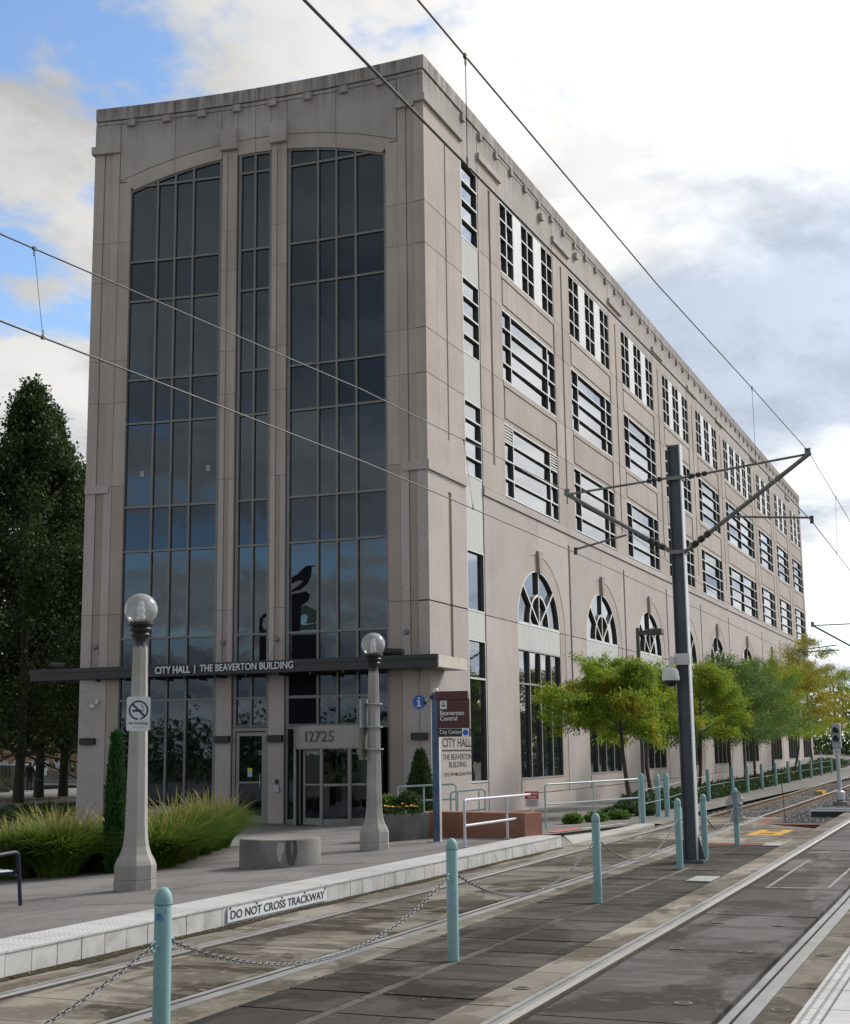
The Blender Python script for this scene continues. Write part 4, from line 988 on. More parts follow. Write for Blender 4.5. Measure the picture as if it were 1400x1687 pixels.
# plastic bag
bgm = MB(); rg = np.random.default_rng(5); 
for i in range(13):
    z = 1.06-.62*i/12; r = .075+.06*math.sin(min(1, i/8)*math.pi/1.4)*(1 if i < 10 else 1-.12*(i-9))
    for k in range(18): a = 2*math.pi*k/18; q = r*(1+.22*math.sin(3*a+i*.5)+.12*rg.normal()); bgm.v.append((BP[5][0]+q*math.cos(a)*.8, BP[5][1]+q*math.sin(a)*1.15, z+.02*rg.normal()))
for i in range(12):
    for k in range(18): bgm.f.append([i*18+k, i*18+(k+1) % 18, (i+1)*18+(k+1) % 18, (i+1)*18+k]); bgm.m.append(0)
mbag, tt, bb = newmat('grey_plastic_bag'); bb.inputs['Base Color'].default_value = (.22, .25, .26, 1); bb.inputs['Roughness'].default_value = .35
tpp = N(tt, 'ShaderNodeBsdfTransparent'); mxx = N(tt, 'ShaderNodeMixShader'); mxx.inputs[0].default_value = .38; tt.links.new(tpp.outputs[0], mxx.inputs[1]); tt.links.new(bb.outputs[0], mxx.inputs[2]); tt.links.new(mxx.outputs[0], tt.nodes['Material Output'].inputs[0])
tag(bgm.build('plastic_bag', mbag, smooth=True), 'crumpled translucent grey plastic bag hung over a teal bollard', 'bag')
# kerb sign
ks = thing('trackway_sign', 'long pale sign on the kerb face reading do not cross trackway', 'sign', (14.3, 8.42, .05))
MB().box((14.30, 8.428, .045), (16.82, 8.445, .20)).build('plate', M_signw, ks); text('lettering', 'DO NOT CROSS TRACKWAY', (14.36, 8.4275, .075), (1, 0, 0), (0, 0, 1), 2.40, .098, .004, M_black, ks, .012)
for x in (14.35, 14.97, 15.6, 16.2, 16.77): MB().box((x-.012, 8.42, .187), (x+.012, 8.43, .21)).build('bolt', M_black, ks)
# catenary mast with its two cantilevers
M_mast = plain('shaded_mast_steel', (.085, .095, .11), .5, .3, .25, 3); M_gal_lit = plain('galvanised_and_lit_steel', (.48, .50, .53), .42, .3, .1, 2)  # mast steel darkened in colour for the shade of its open channel
M_arm = plain('arm_tube', (.19, .19, .185), .5, .5, .2, 4)
PX, PY = 24.55, 5.22
mast = thing('catenary_mast', 'tall steel mast between the tracks carrying two overhead wire brackets', 'mast', (PX, PY, 0))
MB().box((PX-.012, PY-.10, .03), (PX+.012, PY+.10, 7.4)).build('web', M_mast, mast)
for s in (-1, 1): MB().box((PX-.105, PY+s*.108-.010, .03), (PX+.105, PY+s*.108+.010, 7.4)).build('flange', M_gal_lit if s < 0 else M_mast, mast)  # right flange coloured paler than the rest to stand for side light
MB().box((PX-.25, PY-.24, 0.004), (PX+.25, PY+.24, .05)).build('base_plate', M_mast, mast)
for s in (-1, 1): MB().prism([(0, 0), (.12, 0), (0, .42)], -.012, .012, lambda u, v, w, s=s: (PX+w, PY+s*(.119+u), .05+v)).build('gusset', M_mast, mast)
def bracket(side, zt, zl, tipy, tipz, stz, conty, contz, jy, jz):
    Y0 = PY-.15*side*1.0 if side > 0 else PY+.15
    # side>0: towards the near track (-Y)
    for z in (zt, zl): MB().box((PX-.12, PY-.14, z-.035), (PX+.12, PY+.14, z+.035)).build('clamp', M_arm, mast) if side > 0 else None
    y0 = PY-.13 if side > 0 else PY+.13
    def along(a, b, f): return tuple(a[i]+(b[i]-a[i])*f for i in range(3))
    A = (PX-.05, y0, zt); B = (PX-.05, tipy, tipz); C = (PX-.05, y0, zl); J = (PX-.05, jy, jz); K = (PX-.05, conty, contz)
    MB().tube([A, B], .022, 8).build('top_tube', M_arm, mast); MB().tube([C, (B[0], B[1]+(B[1]-C[1])*.02, B[2]+.02)], .040, 10).build('strut', M_arm, mast)
    MB().tube([J, K], .020, 8).build('steady_arm', M_arm, mast)
    for P, Q, r in ((A, B, .045), (C, B, .06)):
        m = MB(); 
        for f0, f1 in ((.06, .10), (.115, .15), (.165, .20)): m.tube([along(P, Q, f0), along(P, Q, f1)], r, 10)
        m.build('insulator', M_char, mast)
    MB().box((PX-.10, B[1]-.05, B[2]-.02), (PX, B[1]+.05, B[2]+.10)).build('wire_clamp', M_arm, mast); MB().box((PX-.09, K[1]-.03, K[2]-.10), (PX-.01, K[1]+.03, K[2]+.03)).build('wire_clamp', M_char, mast)
bracket(1, 6.77, 5.42, 2.86, 7.00, 0, 2.86, 5.87, 4.22, 5.99)
bracket(-1, 6.79, 5.44, 7.25, 6.64, 0, 7.12, 5.60, 6.15, 5.80)
# dome camera on the mast
dc = thing('dome_camera', 'white dome security camera bracketed to the catenary mast', 'camera', (PX-.3, PY+.18, 3.2))
MB().box((PX-.14, PY-.14, 3.40), (PX-.108, PY+.14, 3.60)).box((PX-.36, PY+.12, 3.42), (PX-.16, PY+.19, 3.54)).build('bracket', M_white, dc)
MB().lathe([(.15, 0), (.155, .03), (.14, .17), (.11, .21), (.03, .24), (.03, .33)], 20, (PX-.33, PY+.17, 3.12)).build('housing', M_white, dc, smooth=True)
MB().lathe([(.02, -.11), (.07, -.09), (.105, -.05), (.115, 0)], 18, (PX-.33, PY+.17, 3.12)).build('lens_dome', M_black, dc, smooth=True)
MB().tube([(PX-.14, PY+.06, 3.36), (PX-.16, PY+.10, 3.2), (PX-.16, PY+.15, 3.05), (PX-.13, PY+.14, 2.95)], .01, 6).build('cord', M_black, dc)
# overhead wires
M_wire = plain('wire_copper_dark', (.05, .045, .042), .5, .6, .1)
def wire(name, label, pts, r, cat='wire'):
    return tag(MB().tube(pts, r, 6).build(name, M_wire, smooth=True), label, cat)
X0 = PX-.05
wire('messenger_wire', 'upper suspension wire of the near track, from the top of the picture to the mast', [(-14, 2.80, 7.0), (0, 2.86, 6.35), (6.9, 2.86, 6.30), (13, 2.86, 6.48), (18.6, 2.86, 6.78), (X0, 2.86, 7.06)], .007)
wire('contact_wire', 'thick lower contact wire of the near track crossing in front of the parapet', [(-14, 2.86, 5.5), (5.47, 2.86, 5.543), (13.3, 2.86, 5.687), (X0, 2.86, 5.80)], .009)
wire('messenger_wire', 'suspension wire of the near track running on beyond the mast', [(X0, 2.86, 7.06), (31.4, 2.9, 6.92), (45, 3.2, 6.6), (70, 3.9, 7.6)], .007)
wire('contact_wire', 'contact wire of the near track running on beyond the mast', [(X0, 2.86, 5.80), (45, 3.2, 5.85), (70, 3.9, 5.9)], .008)
wire('messenger_wire', 'upper suspension wire of the far track crossing the glass front', [(-14, 7.25, 6.9), (0, 7.25, 6.2), (8.6, 7.25, 6.15), (15.5, 7.25, 6.5), (X0, 7.25, 6.70)], .007)
wire('contact_wire', 'lower contact wire of the far track crossing the glass front', [(-14, 7.13, 5.35), (8.5, 7.13, 5.37), (15.3, 7.13, 5.51), (X0, 7.12, 5.53)], .008)
wire('messenger_wire', 'faint suspension wire of the far track beyond the mast', [(X0, 7.25, 6.70), (45, 7.6, 6.2), (70, 8.4, 6.9)], .007)
wire('contact_wire', 'faint contact wire of the far track beyond the mast', [(X0, 7.12, 5.53), (45, 7.5, 5.6), (70, 8.3, 5.7)], .008)
def dropper(label, x, yt, zt, yb, zb):
    o = thing('wire_dropper', label, 'wire', (x, yb, zb), 0, 'wire droppers')
    MB().tube([(x, yb, zb), (x, yt, zt)], .0028, 4).build('dropper_wire', M_wire, o)
    for y, z, s in ((yt, zt, -1), (yb, zb, 1)):
        MB().box((x-.016, y-.010, z-.014), (x+.016, y+.010, z+.016)).build('clip', M_wire, o)
        MB().tube([(x+.011*math.cos(a), y, z+s*.042+.024*math.sin(a)) for a in [i*math.pi/5 for i in range(11)]], .0035, 5, cap=False).build('eye', M_wire, o)
dropper('hanging dropper wire in front of the parapet corner', 7.68, 2.86, 6.323, 2.86, 5.584); dropper('hanging dropper wire against the sky left of the mast tip', 18.62, 2.86, 6.78, 2.86, 5.74)
dropper('hanging dropper wire at the left edge of the picture', 9.0, 7.25, 6.17, 7.13, 5.379); dropper('hanging dropper wire in front of the white slot panel', 19.1, 7.25, 6.58, 7.125, 5.518); dropper('hanging dropper wire at the far right', 29.0, 2.886, 6.97, 2.935, 5.81)
# second mast with bracket, just beyond the right edge
m2_ = thing('catenary_mast', 'far overhead wire bracket reaching in from the right edge above the yellow tree', 'mast', (70, 6.1, 0))
MB().box((69.87, 5.97, 0), (70.13, 6.23, 9.0)).build('post', M_mast, m2_)
for pts, r in (([(69.9, 6.1, 7.75), (69.9, 8.4, 7.74)], .03), ([(69.9, 6.1, 6.3), (69.9, 8.45, 7.76)], .05), ([(69.9, 7.3, 6.75), (69.9, 9.3, 6.55)], .03), ([(69.9, 7.2, 6.5), (69.9, 9.2, 6.48)], .03)): MB().tube(pts, r, 6).build('arm', M_arm, m2_)
MB().box((69.8, 8.36, 7.68), (70.0, 8.5, 7.92)).build('wire_clamp', M_arm, m2_)
# station name sign
SX, SY = 26.54, 10.79; zb = H(SX, SY)
sg = thing('station_sign', 'maroon station name sign on a tall blue-grey post', 'sign', (SX, SY, zb))
M_post = plain('blue_steel_post', (.07, .12, .20), .4, .4, .25, 3); M_mar = plain('maroon_enamel', (.075, .010, .013), .3, 0, .12)
MB().box((SX-.07, SY-.07, zb), (SX+.07, SY+.075, 3.13)).build('post', M_post, sg, bevel=.012); MB().box((SX-.05, SY-.0745, zb+.01), (SX+.055, SY-.0705, 3.1)).build('post_lit_face', M_gal_lit, sg)  # thin pale skin paints side light onto the post's right face
MB().box((SX-.17, SY-.15, zb-.01), (SX+.17, SY+.17, zb+.015)).build('base_plate', M_steel, sg)
yw = math.radians(10); fn = facing((SX-.05, SY-.06, 0), yw)
MB().box((0, 2.40, -.05), (.66, 3.0, .03), fn=fn).build('panel', M_mar, sg); MB().box((-.03, 2.98, -.08), (.64, 3.15, .075), fn=fn).build('hood', M_mar, sg, bevel=.012)
MB().box((0, 2.23, -.045), (.67, 2.395, .028), fn=fn).build('direction_panel', M_black, sg)
MB().prism(rrect(.14, .17, .012, 3, .125, 2.875), .031, .034, fn).build('tram_symbol', M_letw, sg)
m = MB(); m.prism(rrect(.074, .085, .018, 4, .125, 2.875), .0345, .036, fn); m.build('tram_symbol', M_navy, sg)
for a, b, w_, h_ in ((.125, 2.892, .05, .03), (.105, 2.848, .014, .012), (.145, 2.848, .014, .012)): MB().prism(rrect(w_, h_, .004, 2, a, b), .0362, .0375, fn).build('tram_symbol', M_letw, sg)
MB().prism(rrect(.05, .012, .004, 2, .125, 2.93), .0345, .036, fn).build('tram_symbol', M_navy, sg)
stext(sg, 'Beaverton', .055, 2.665, .495, .092, fn, M_letw, .008, .031); stext(sg, 'Central', .055, 2.555, .35, .092, fn, M_letw, .008, .031)
stext(sg, 'City Center', .04, 2.265, .45, .105, fn, M_letw, .004, .029)
MB().prism(rrect(.15, .16, .004, 2, .577, 2.312), .0285, .032, fn).build('line_badge', M_letw, sg)
MB().prism([(.577+.058*math.cos(2*math.pi*k/24), 2.312+.058*math.sin(2*math.pi*k/24)) for k in range(24)], .0325, .035, fn).build('line_badge', plain('line_blue', (.01, .13, .62), .4, 0, .03), sg)
wc = thing('sign_camera', 'small grey bullet camera and white cap on top of the station sign post', 'camera', (SX, SY, 3.13))
MB().lathe([(.055, 0), (.055, .06), (.035, .09)], 14, (SX, SY, 3.13)).build('cap', M_white, wc, smooth=True)
MB().tube([(SX-.06, SY+.10, 3.02), (SX-.10, SY+.19, 2.95)], .04, 12).build('barrel', M_steel, wc); MB().tube([(SX-.10, SY+.19, 2.95), (SX-.12, SY+.235, 2.915)], .045, 12).tube([(SX-.03, SY+.05, 3.03), (SX-.06, SY+.12, 3.03)], .05, 10).build('lens_shroud', M_black, wc)
# drum seat of cast concrete
dsx, dsy = 20.75, 11.25; z = H(dsx, dsy)
ds = thing('drum_seat', 'round low concrete drum seat with a pale chip, beside the lamp post', 'seat', (dsx, dsy, z))
MB().lathe([(.67, -.03), (.67, .42), (.655, .45), (.50, .455), (.485, .448), (.0, .44)], 40).build('ring', M_ledge, ds, smooth=True, absolute=False)
fnc = lambda u, v, w: (-(.672+w)*math.cos(u/.67), (.672+w)*math.sin(u/.67), v)
MB().prism([(-.40, .40), (-.30, .42), (-.27, .3), (-.30, .12), (-.34, .10), (-.36, .22), (-.40, .30)], -.01, .004, fnc).build('chip', M_ramp, ds, absolute=False)
MB().prism([(-.60, .44), (-.43, .44), (-.42, .25), (-.46, .06), (-.56, .05), (-.62, .25)], -.01, .003, fnc).build('stain', plain('wet_stain', (.06, .058, .055), .7), ds, absolute=False)
# hexagonal planter
px, py = 28.05, 12.30; z = H(px, py)-.01
pl = thing('planter', 'hexagonal rough concrete planter filled with flowers and small shrubs', 'planter', (px, py, z))
MB().lathe([(.63, 0), (.65, .02), (.71, .56), (.71, .58), (.63, .58), (.62, .50), (.0, .50)], 6, rot=math.radians(213)).build('pot', M_ledge, pl, absolute=False)
# terracotta low wall
tw = MB(); c = [(27.0, 9.09), (27.45, 8.86), (29.55, 12.0), (29.1, 12.25)]
tw.v = [(x, y, G(x, y)-.05) for x, y in c]+[(x, y, .70 if i < 2 else .62) for i, (x, y) in enumerate(c)]; tw.f = [[4,5,6,7],[0,1,5,4],[1,2,6,5],[2,3,7,6],[3,0,4,7]]; tw.m = [0]*5
tag(tw.build('low_wall', M_terra, bevel=.015), 'low terracotta-coloured block wall behind the galvanised handrail', 'wall')
# handrails
def bend(pts, r=.09):
    out = [Vector(pts[0])]
    for a, b, c in zip(pts, pts[1:], pts[2:]):
        a, b, c = Vector(a), Vector(b), Vector(c); d1 = (a-b).normalized(); d2 = (c-b).normalized()
        for i in range(6):
            s = i/5; out.append((b+d1*r)*(1-s)**2+b*2*s*(1-s)+(b+d2*r)*s**2)
    return out+[Vector(pts[-1])]
hz = lambda x, y: H(x, y)
hr = thing('handrail', 'galvanised handrail with a red and white warning sign on the platform', 'railing', (24.11, 9.27, hz(24.1, 9.27)))
a, b, e = (24.11, 9.27), (26.54, 9.3), (28.1, 9.28); z0 = .225
MB().tube(bend([(*a, z0), (*a, 1.06), (*e, 1.03), (*e, .58), (27.85, 9.285, .58)]), .027, 10).build('top_rail', M_gal_lit, hr, smooth=True)
MB().tube([(*a, .60), (27.9, 9.285, .58)], .025, 10).build('lower_rail', M_gal_lit, hr, smooth=True); MB().tube([(*b, z0), (*b, 1.04)], .026, 10).build('post', M_gal_lit, hr, smooth=True)
for p in (a, b): MB().lathe([(.085, 0), (.085, .012)], 14, (*p, z0-.004)).build('foot_plate', M_steel, hr)
wsn = thing('warning_sign', 'small red and white warning sign fixed to the end of the galvanised handrail', 'sign', (27.9, 9.25, .8)); fn = facing((27.98, 9.25, .93), math.radians(14))
MB().prism(rrect(.29, .33, .02), 0, .006, fn).build('plate', M_signw, wsn); MB().prism(rrect(.288, .155, .01, 3, 0, .086), .0062, .008, fn).build('red_panel', plain('sign_red', (.42, .02, .03), .4, 0, .05), wsn)
stext(wsn, 'WARNING', -.12, .095, .24, .045, fn, M_letw, .01, .0085); stext(wsn, 'TRAINS', -.095, .025, .19, .045, fn, M_letw, .01, .0085)
for k, s_ in enumerate(('DO NOT WALK', 'ON TRACKS', 'OR TRACKWAY')): stext(wsn, s_, -.1, -.045-.043*k, .2, .028, fn, M_black, 0, .0065)
def loop_rail(label, a, b, ztop, zlow, mat, posts=(), r=.024, zend=None):
    o = thing('handrail', label, 'railing', (*a, H(*a)))
    za, zb_ = H(*a), H(*b)
    MB().tube(bend([(*a, za), (*a, ztop), (*b, zend or ztop), (*b, zb_)]), r, 8).build('top_rail', mat, o, smooth=True)
    MB().tube([(*a, zlow), (*b, zlow+((zend or ztop)-ztop))], r*.9, 8).build('lower_rail', mat, o, smooth=True)
    for f in posts:
        p = (a[0]+(b[0]-a[0])*f, a[1]+(b[1]-a[1])*f); MB().tube([(*p, H(*p)), (*p, ztop)], r*.9, 8).build('post', mat, o)
    return o
M_pteal = plain('pale_teal_paint', (.30, .40, .39), .45, 0, .12, 4)
loop_rail('pale handrail behind the flower planter', (33.0, 14.5), (33.0, 12.9), 1.05, .68, M_pteal, (.45,), zend=1.12)
loop_rail('short pale rail frame standing before the wall lettering', (33.0, 13.05), (33.6, 12.35), .92, .42, M_pteal, (.2, .82), zend=.98)
loop_rail('long teal two-bar railing in front of the second arched window', (32.95, 10.55), (36.3, 9.05), 1.10, .62, M_pteal, (.5,), zend=1.15)
# teal fence posts with cables
FP = [(36.5, 9.02, 1.32), (40.6, 9.30, 1.28), (40.84, 9.62, 1.25), (47.5, 10.1, 1.2), (53.88, 10.72, 1.2), (60.5, 11.0, 1.2), (64.5, 11.05, 1.2), (69.26, 11.17, 1.2), (74.15, 11.25, 1.2), (79.75, 11.41, 1.2), (85.19, 11.5, 1.2), (89.82, 11.45, 1.2), (95.83, 11.55, 1.2), (102.68, 11.67, 1.2)]
f0 = None
for k, (x, y, h) in enumerate(FP):
    lb = 'teal fence post at the end of the two-bar railing' if k == 0 else ORD[k-1]+' teal fence post beyond the railing post, counting away from the camera'
    if f0 is None:
        f0 = thing('fence_post', lb, 'post', (x, y, -.06), 0, 'teal fence posts along the planting')
        MB().lathe([(.075, 0), (.075, h-.05), (.06, h), (.03, h+.03)], 14).build('post', M_teal, f0, smooth=True, absolute=False)
        MB().lathe([(.08, .80), (.08, .83)], 12).build('cable_clip', M_steel, f0, absolute=False)
    else: copy_tree(f0, (x, y, -.12), 0, lb, scale=(1, 1, h/1.3))
for z_ in (.95, .58): tag(MB().tube([(x, y+.06, z_-.10) for x, y, h in FP if (x, y) != (40.84, 9.62)], .006, 5).build('fence_cable', M_steel), ('upper' if z_ > .8 else 'lower')+' thin cable strung along the teal fence posts', 'cable')
# brown shoebox street lights
def shoebox(label, x, y, h):
    o = thing('street_light', label, 'street light', (x, y, G(x, y)), 0, 'brown shoebox street lights'); M_brn = M_bronze
    g = G(x, y); MB().box((x-.06, y-.06, g), (x+.06, y+.06, h+.12)).build('pole', M_brn, o)
    MB().box((x-.02, y-.04, h-.14), (x+.10, y-.45, h+.02)).build('arm', M_brn, o); MB().box((x-.22, y-.95, h-.16), (x+.24, y-.40, h+.06)).build('head', M_brn, o, bevel=.02)
    MB().lathe([(.035, 0), (.035, .09)], 8, (x, y-.6, h+.06)).build('photocell', M_steel, o)
shoebox('brown square-headed street light before the third arched window', 50.9, 12.5, 6.25); shoebox('brown square-headed street light among the far tree crowns', 72.5, 12.5, 5.85)
# rail signal, track equipment, marker rod
s = thing('rail_signal', 'short grey rail signal with two hooded lamps beside the far track', 'signal', (51.87, 5.66, -.1)); sx, sy = 51.87, 5.66
MB().lathe([(.26, -.15), (.26, -.02), (.2, 0)], 14, (sx, sy, 0)).build('footing', M_ledge, s)
MB().lathe([(.10, 0), (.17, .06), (.17, .32), (.08, .38)], 10, (sx, sy, 0)).lathe([(.075, .36), (.075, 1.62)], 12, (sx, sy, 0)).build('post', M_gal_lit, s, smooth=True)
MB().box((sx-.14, sy-.15, 1.85), (sx+.12, sy+.15, 2.72)).build('housing', M_steel, s, bevel=.03)
for z_ in (2.50, 2.20):
    m = MB(); m.tube([(sx-.14, sy, z_), (sx-.30, sy, z_-.02)], .11, 14, cap=False); m.build('lamp_hood', M_black, s); MB().tube([(sx-.145, sy, z_), (sx-.15, sy, z_)], .10, 14).build('lens', M_black, s)
MB().box((sx-.155, sy-.13, 1.62), (sx-.14, sy+.13, 1.84)).build('number_plate', M_signw, s); MB().box((sx-.158, sy-.06, 1.69), (sx-.1555, sy+.06, 1.77)).build('number_mark', M_steel, s)
for k, (ex, ey) in enumerate(((43.6, 4.95), (45.0, 4.98))):
    o = thing('track_box', ['black and white track equipment cover nearer the red border', 'black and white track equipment cover nearer the signal'][k], 'track equipment', (ex, ey, -.16), 0, 'track equipment covers')
    MB().box((ex-.25, ey-.75, -.16), (ex+.25, ey+.65, .02)).build('body', M_black, o, bevel=.02); MB().box((ex-.27, ey-.55, .022), (ex-.12, ey+.66, .06)).build('lid', M_signw, o)
    for d in (.55, .72): MB().prism([(0, 0), (.10, 0), (.28, -.2), (.22, -.22)], -.1, .1, lambda u, v, w, d=d: (ex+w, ey-d-u, .05+v)).build('bracket', M_signw, o)
tag(MB().tube([(37.9, 5.55, -.15), (37.88, 5.57, .25), (37.86, 5.60, 1.0)], [.006, .008, .012], 6).build('marker_rod', M_railr), 'thin rusty marker rod standing in the ballast before the sleepers', 'rod')
tag(MB().box((62.9, 7.6, -.14), (64.3, 7.9, .0)).build('track_sensor', M_yel), 'small orange device lying between the rails', 'device')
# bench at the left edge
bn = thing('bench', 'dark blue metal strap bench cut off by the left edge', 'bench', (13.92, 11.47, H(13.92, 11.45))); M_bb = plain('blue_bench_paint', (.018, .022, .055), .35, .1, .15, 6)
zb = H(13.92, 11.1)
for y in (11.52, 13.17):
    MB().tube(bend([(14.0, y, zb), (13.93, y, zb+.42), (13.9, y, zb+.64), (14.42, y, zb+.66), (14.5, y, zb)], .08), .024, 8).build('end_frame', M_bb, bn, smooth=True)
for k in range(17):
    y = 11.56+k*.1; MB().tube(bend([(13.86, y, zb+.34), (13.86, y, zb+.44), (14.45, y, zb+.42), (14.47, y, zb+.36)], .05), .022, 6).build('slat', M_bb, bn, smooth=True)
for x_, z_ in ((13.9, .36), (14.4, .38)): MB().tube([(x_, 11.52, zb+z_), (x_, 13.17, zb+z_)], .022, 6).build('rail', M_bb, bn)

# ------------------------------------------------------------------ vegetation
def leafmesh(name, P, D, wid, ln, mat, parent, seed=0, kind=None, absolute=False, nrm=None):
    """one quad per leaf: P base points, D directions"""
    rg = np.random.default_rng(seed); n = len(P)
    D = D/np.linalg.norm(D, axis=1, keepdims=True); R_ = rg.normal(size=(n, 3)); S_ = np.cross(D, R_); S_ /= np.linalg.norm(S_, axis=1, keepdims=True)+1e-9
    w = wid*(.6+.8*rg.random((n, 1))); l = ln*(.6+.8*rg.random((n, 1)))
    V = np.empty((n, 4, 3)); V[:, 0] = P; V[:, 1] = P+D*l*.5+S_*w*.5; V[:, 2] = P+D*l; V[:, 3] = P+D*l*.5-S_*w*.5
    me = bpy.data.meshes.new(name); me.vertices.add(n*4); me.vertices.foreach_set('co', V.ravel().astype(np.float32)); me.loops.add(n*4); me.loops.foreach_set('vertex_index', np.arange(n*4, dtype=np.int32))
    me.polygons.add(n); me.polygons.foreach_set('loop_start', np.arange(0, n*4, 4, dtype=np.int32)); me.update(calc_edges=True); me.materials.append(mat)
    o = mobj(name, me, parent, absolute)
    if kind: o['kind'] = kind
    return o
def locust(label, loc, h, rad, zc, mat, seed, nl=9000, nclump=70, group='street trees beside the city hall', skew=(0, 0)):
    rg = np.random.default_rng(seed); o = thing('street_tree', label, 'tree', loc, 0, group)
    lean = rg.normal(size=2)*.12; fork = zc*.72
    MB().tube([(0, 0, -.1), (.02, 0, .5), (lean[0]*.5, lean[1]*.5, fork*.6), (lean[0], lean[1], fork), (lean[0]*1.4, lean[1]*1.4, zc+.45*(h-zc)), (lean[0]*1.8, lean[1]*1.8, h*.93)], [.10, .08, .07, .06, .04, .012], 8).build('trunk', M_bark, o, smooth=True, absolute=False)
    lm = MB(); segs = []
    for k in range(nclump):
        t = (k+rg.random())/nclump; a = 2.399*k+rg.normal()*.3; z0 = zc*.98+(h*.86-zc)*t**1.1; el = math.radians(12+48*t+rg.normal()*9)
        z0 -= (.45*rg.random() if k % 4 == 1 else 0); L_ = rad*(1.12-.62*t)*(.7+.5*rg.random()); f_ = np.array([math.cos(a), math.sin(a)])
        sk_ = np.array(skew)*(1-t)*.5; base_ = np.array([lean[0]*(1+.8*t), lean[1]*(1+.8*t), z0]); pts = []
        for i in range(6):
            q = i/5; r_ = L_*q; pts.append(base_+np.array([f_[0]*r_*math.cos(el)+sk_[0]*q, f_[1]*r_*math.cos(el)+sk_[1]*q, r_*math.sin(el)-.16*L_*q**2.2]))
        lm.tube(pts, [.03*(1-.6*t), .024*(1-.6*t), .018*(1-.5*t), .012, .008, .004], 5)
        for i in range(7):
            q = .28+.72*(i+rg.random())/7; P0 = pts[min(4, int(q*5))]*(1-(q*5 % 1))+pts[min(5, int(q*5)+1)]*(q*5 % 1)
            sa = a+(1 if i % 2 else -1)*(.5+.6*rg.random()); l2 = rad*(.20+.26*rg.random())*(1.15-q*.5)
            segs.append((P0, P0+np.array([math.cos(sa)*l2, math.sin(sa)*l2, -.08*l2+rg.normal()*.20])))
        segs.append((pts[3], pts[5]))
    lm.build('limbs', M_bark, o, absolute=False)
    A = np.array([q[0] for q in segs]); B = np.array([q[1] for q in segs]); idx = rg.integers(0, len(segs), nl); u = rg.random((nl, 1))**.8
    P = A[idx]*(1-u)+B[idx]*u+rg.normal(size=(nl, 3))*np.array([.12, .12, .09])*rad/2.2
    D = (B-A)[idx]; D = D/np.linalg.norm(D, axis=1, keepdims=True)*.55+rg.normal(size=(nl, 3))*.5+np.array([0, 0, -.55])
    leafmesh('crown', P, D, .036, .135, mat, o, seed)
    return o
TR = [((42.9, 11.0), 4.75, 2.2, 2.55, M_leafG, 12000, 'green street tree nearest the camera, its crown reaching over the first arched window', (-.5, 1.3)),
      ((51.5, 12.4), 5.3, 2.3, 2.8, M_leafG, 11000, 'green street tree directly behind the catenary mast', (0, 0)),
      ((61.0, 12.5), 5.6, 2.7, 2.6, M_leafG, 9500, 'second green street tree right of the catenary mast', (0, 0)),
      ((69.0, 12.6), 6.4, 3.1, 2.5, M_leafB, 11000, 'blue-green street tree in the middle of the row', (0, 0)),
      ((76.0, 12.6), 6.7, 3.1, 2.5, M_leafB, 10000, 'second blue-green street tree in the middle of the row', (0, 0)),
      ((83.0, 12.7), 7.0, 3.3, 2.6, M_leafG, 9500, 'green street tree left of the yellowing ones', (0, 0)),
      ((92.5, 12.8), 7.6, 3.5, 2.6, M_leafY, 10000, 'yellowing street tree at the far end of the city hall', (0, 0)),
      ((103.0, 13.0), 10.2, 3.6, 2.8, M_leafY, 11000, 'tall yellow-green tree beyond the end of the city hall', (0, 0)),
      ((112.0, 12.2), 8.2, 3.4, 2.6, M_leafG, 8000, 'green tree cut off by the right edge behind the signal', (0, 0))]
for k, (p, h, r, zc, mt, nl, lb, sk) in enumerate(TR): locust(lb, (*p, G(*p)), h, r, zc, mt, 20+k, int(nl*(3.3 if k < 3 else 2.5)), 26 if k < 2 else 22, skew=sk)
# tall dark trees on the left
def bigtree(label, loc, h, rad, zc, seed, nl=30000):
    rg = np.random.default_rng(seed); o = thing('shade_tree', label, 'tree', loc, 0, 'tall dark trees left of the city hall')
    tr = MB(); tr.tube([(0, 0, -.2), (0, 0, 1.0), (.1, 0, zc), (.1, .1, h*.6), (0, 0, h*.97)], [.30, .24, .2, .12, .02], 10)
    tr.tube([(0, 0, zc*.7), (-.5, .9, zc*1.1), (-.8, 1.5, zc*1.6)], [.13, .10, .05], 8); tr.build('trunk', M_barkD, o, smooth=True, absolute=False)
    nc = 330; lm = MB(); cl = []
    for k in range(nc):
        t = rg.random()**1.05; a_ = rg.random()*6.28; zz = zc+(h-zc)*t; rr_ = rad*(1-t)**.85*(.30+.85*math.sqrt(rg.random()))*(1+.18*math.sin(7*t+2*a_)); a = a_
        x, y = rr_*math.cos(a), rr_*math.sin(a); cl.append((x, y, zz))
        if k % 8 == 0: lm.tube([(0, 0, max(zc*.8, zz-rr_*1.0)), (x*.5, y*.5, zz-rr_*.35), (x, y, zz)], [.06, .035, .01], 5)
    for k in range(14): cl.append((rg.normal()*.25, rg.normal()*.25, h-.3-k*.40))
    lm.build('limbs', M_barkD, o, absolute=False)
    cl = np.array(cl); idx = rg.integers(0, len(cl), nl); t = np.clip((cl[idx, 2]-zc)/(h-zc), 0, 1)[:, None]
    P = cl[idx]+rg.normal(size=(nl, 3))*np.array([.50, .50, .62])*(1.05-.55*t)
    leafmesh('crown', P, rg.normal(size=(nl, 3))+np.array([0, 0, .15]), .13, .20, M_leafD, o, seed)
bigtree('tall dark tree at the left edge with a forked grey trunk', (54.2, 43.4, -.3), 20.0, 7.4, 3.0, 51, 76000)
bigtree('tall dark tree behind the walking person', (60.7, 47.3, -.3), 20.6, 6.4, 3.2, 52, 66000)
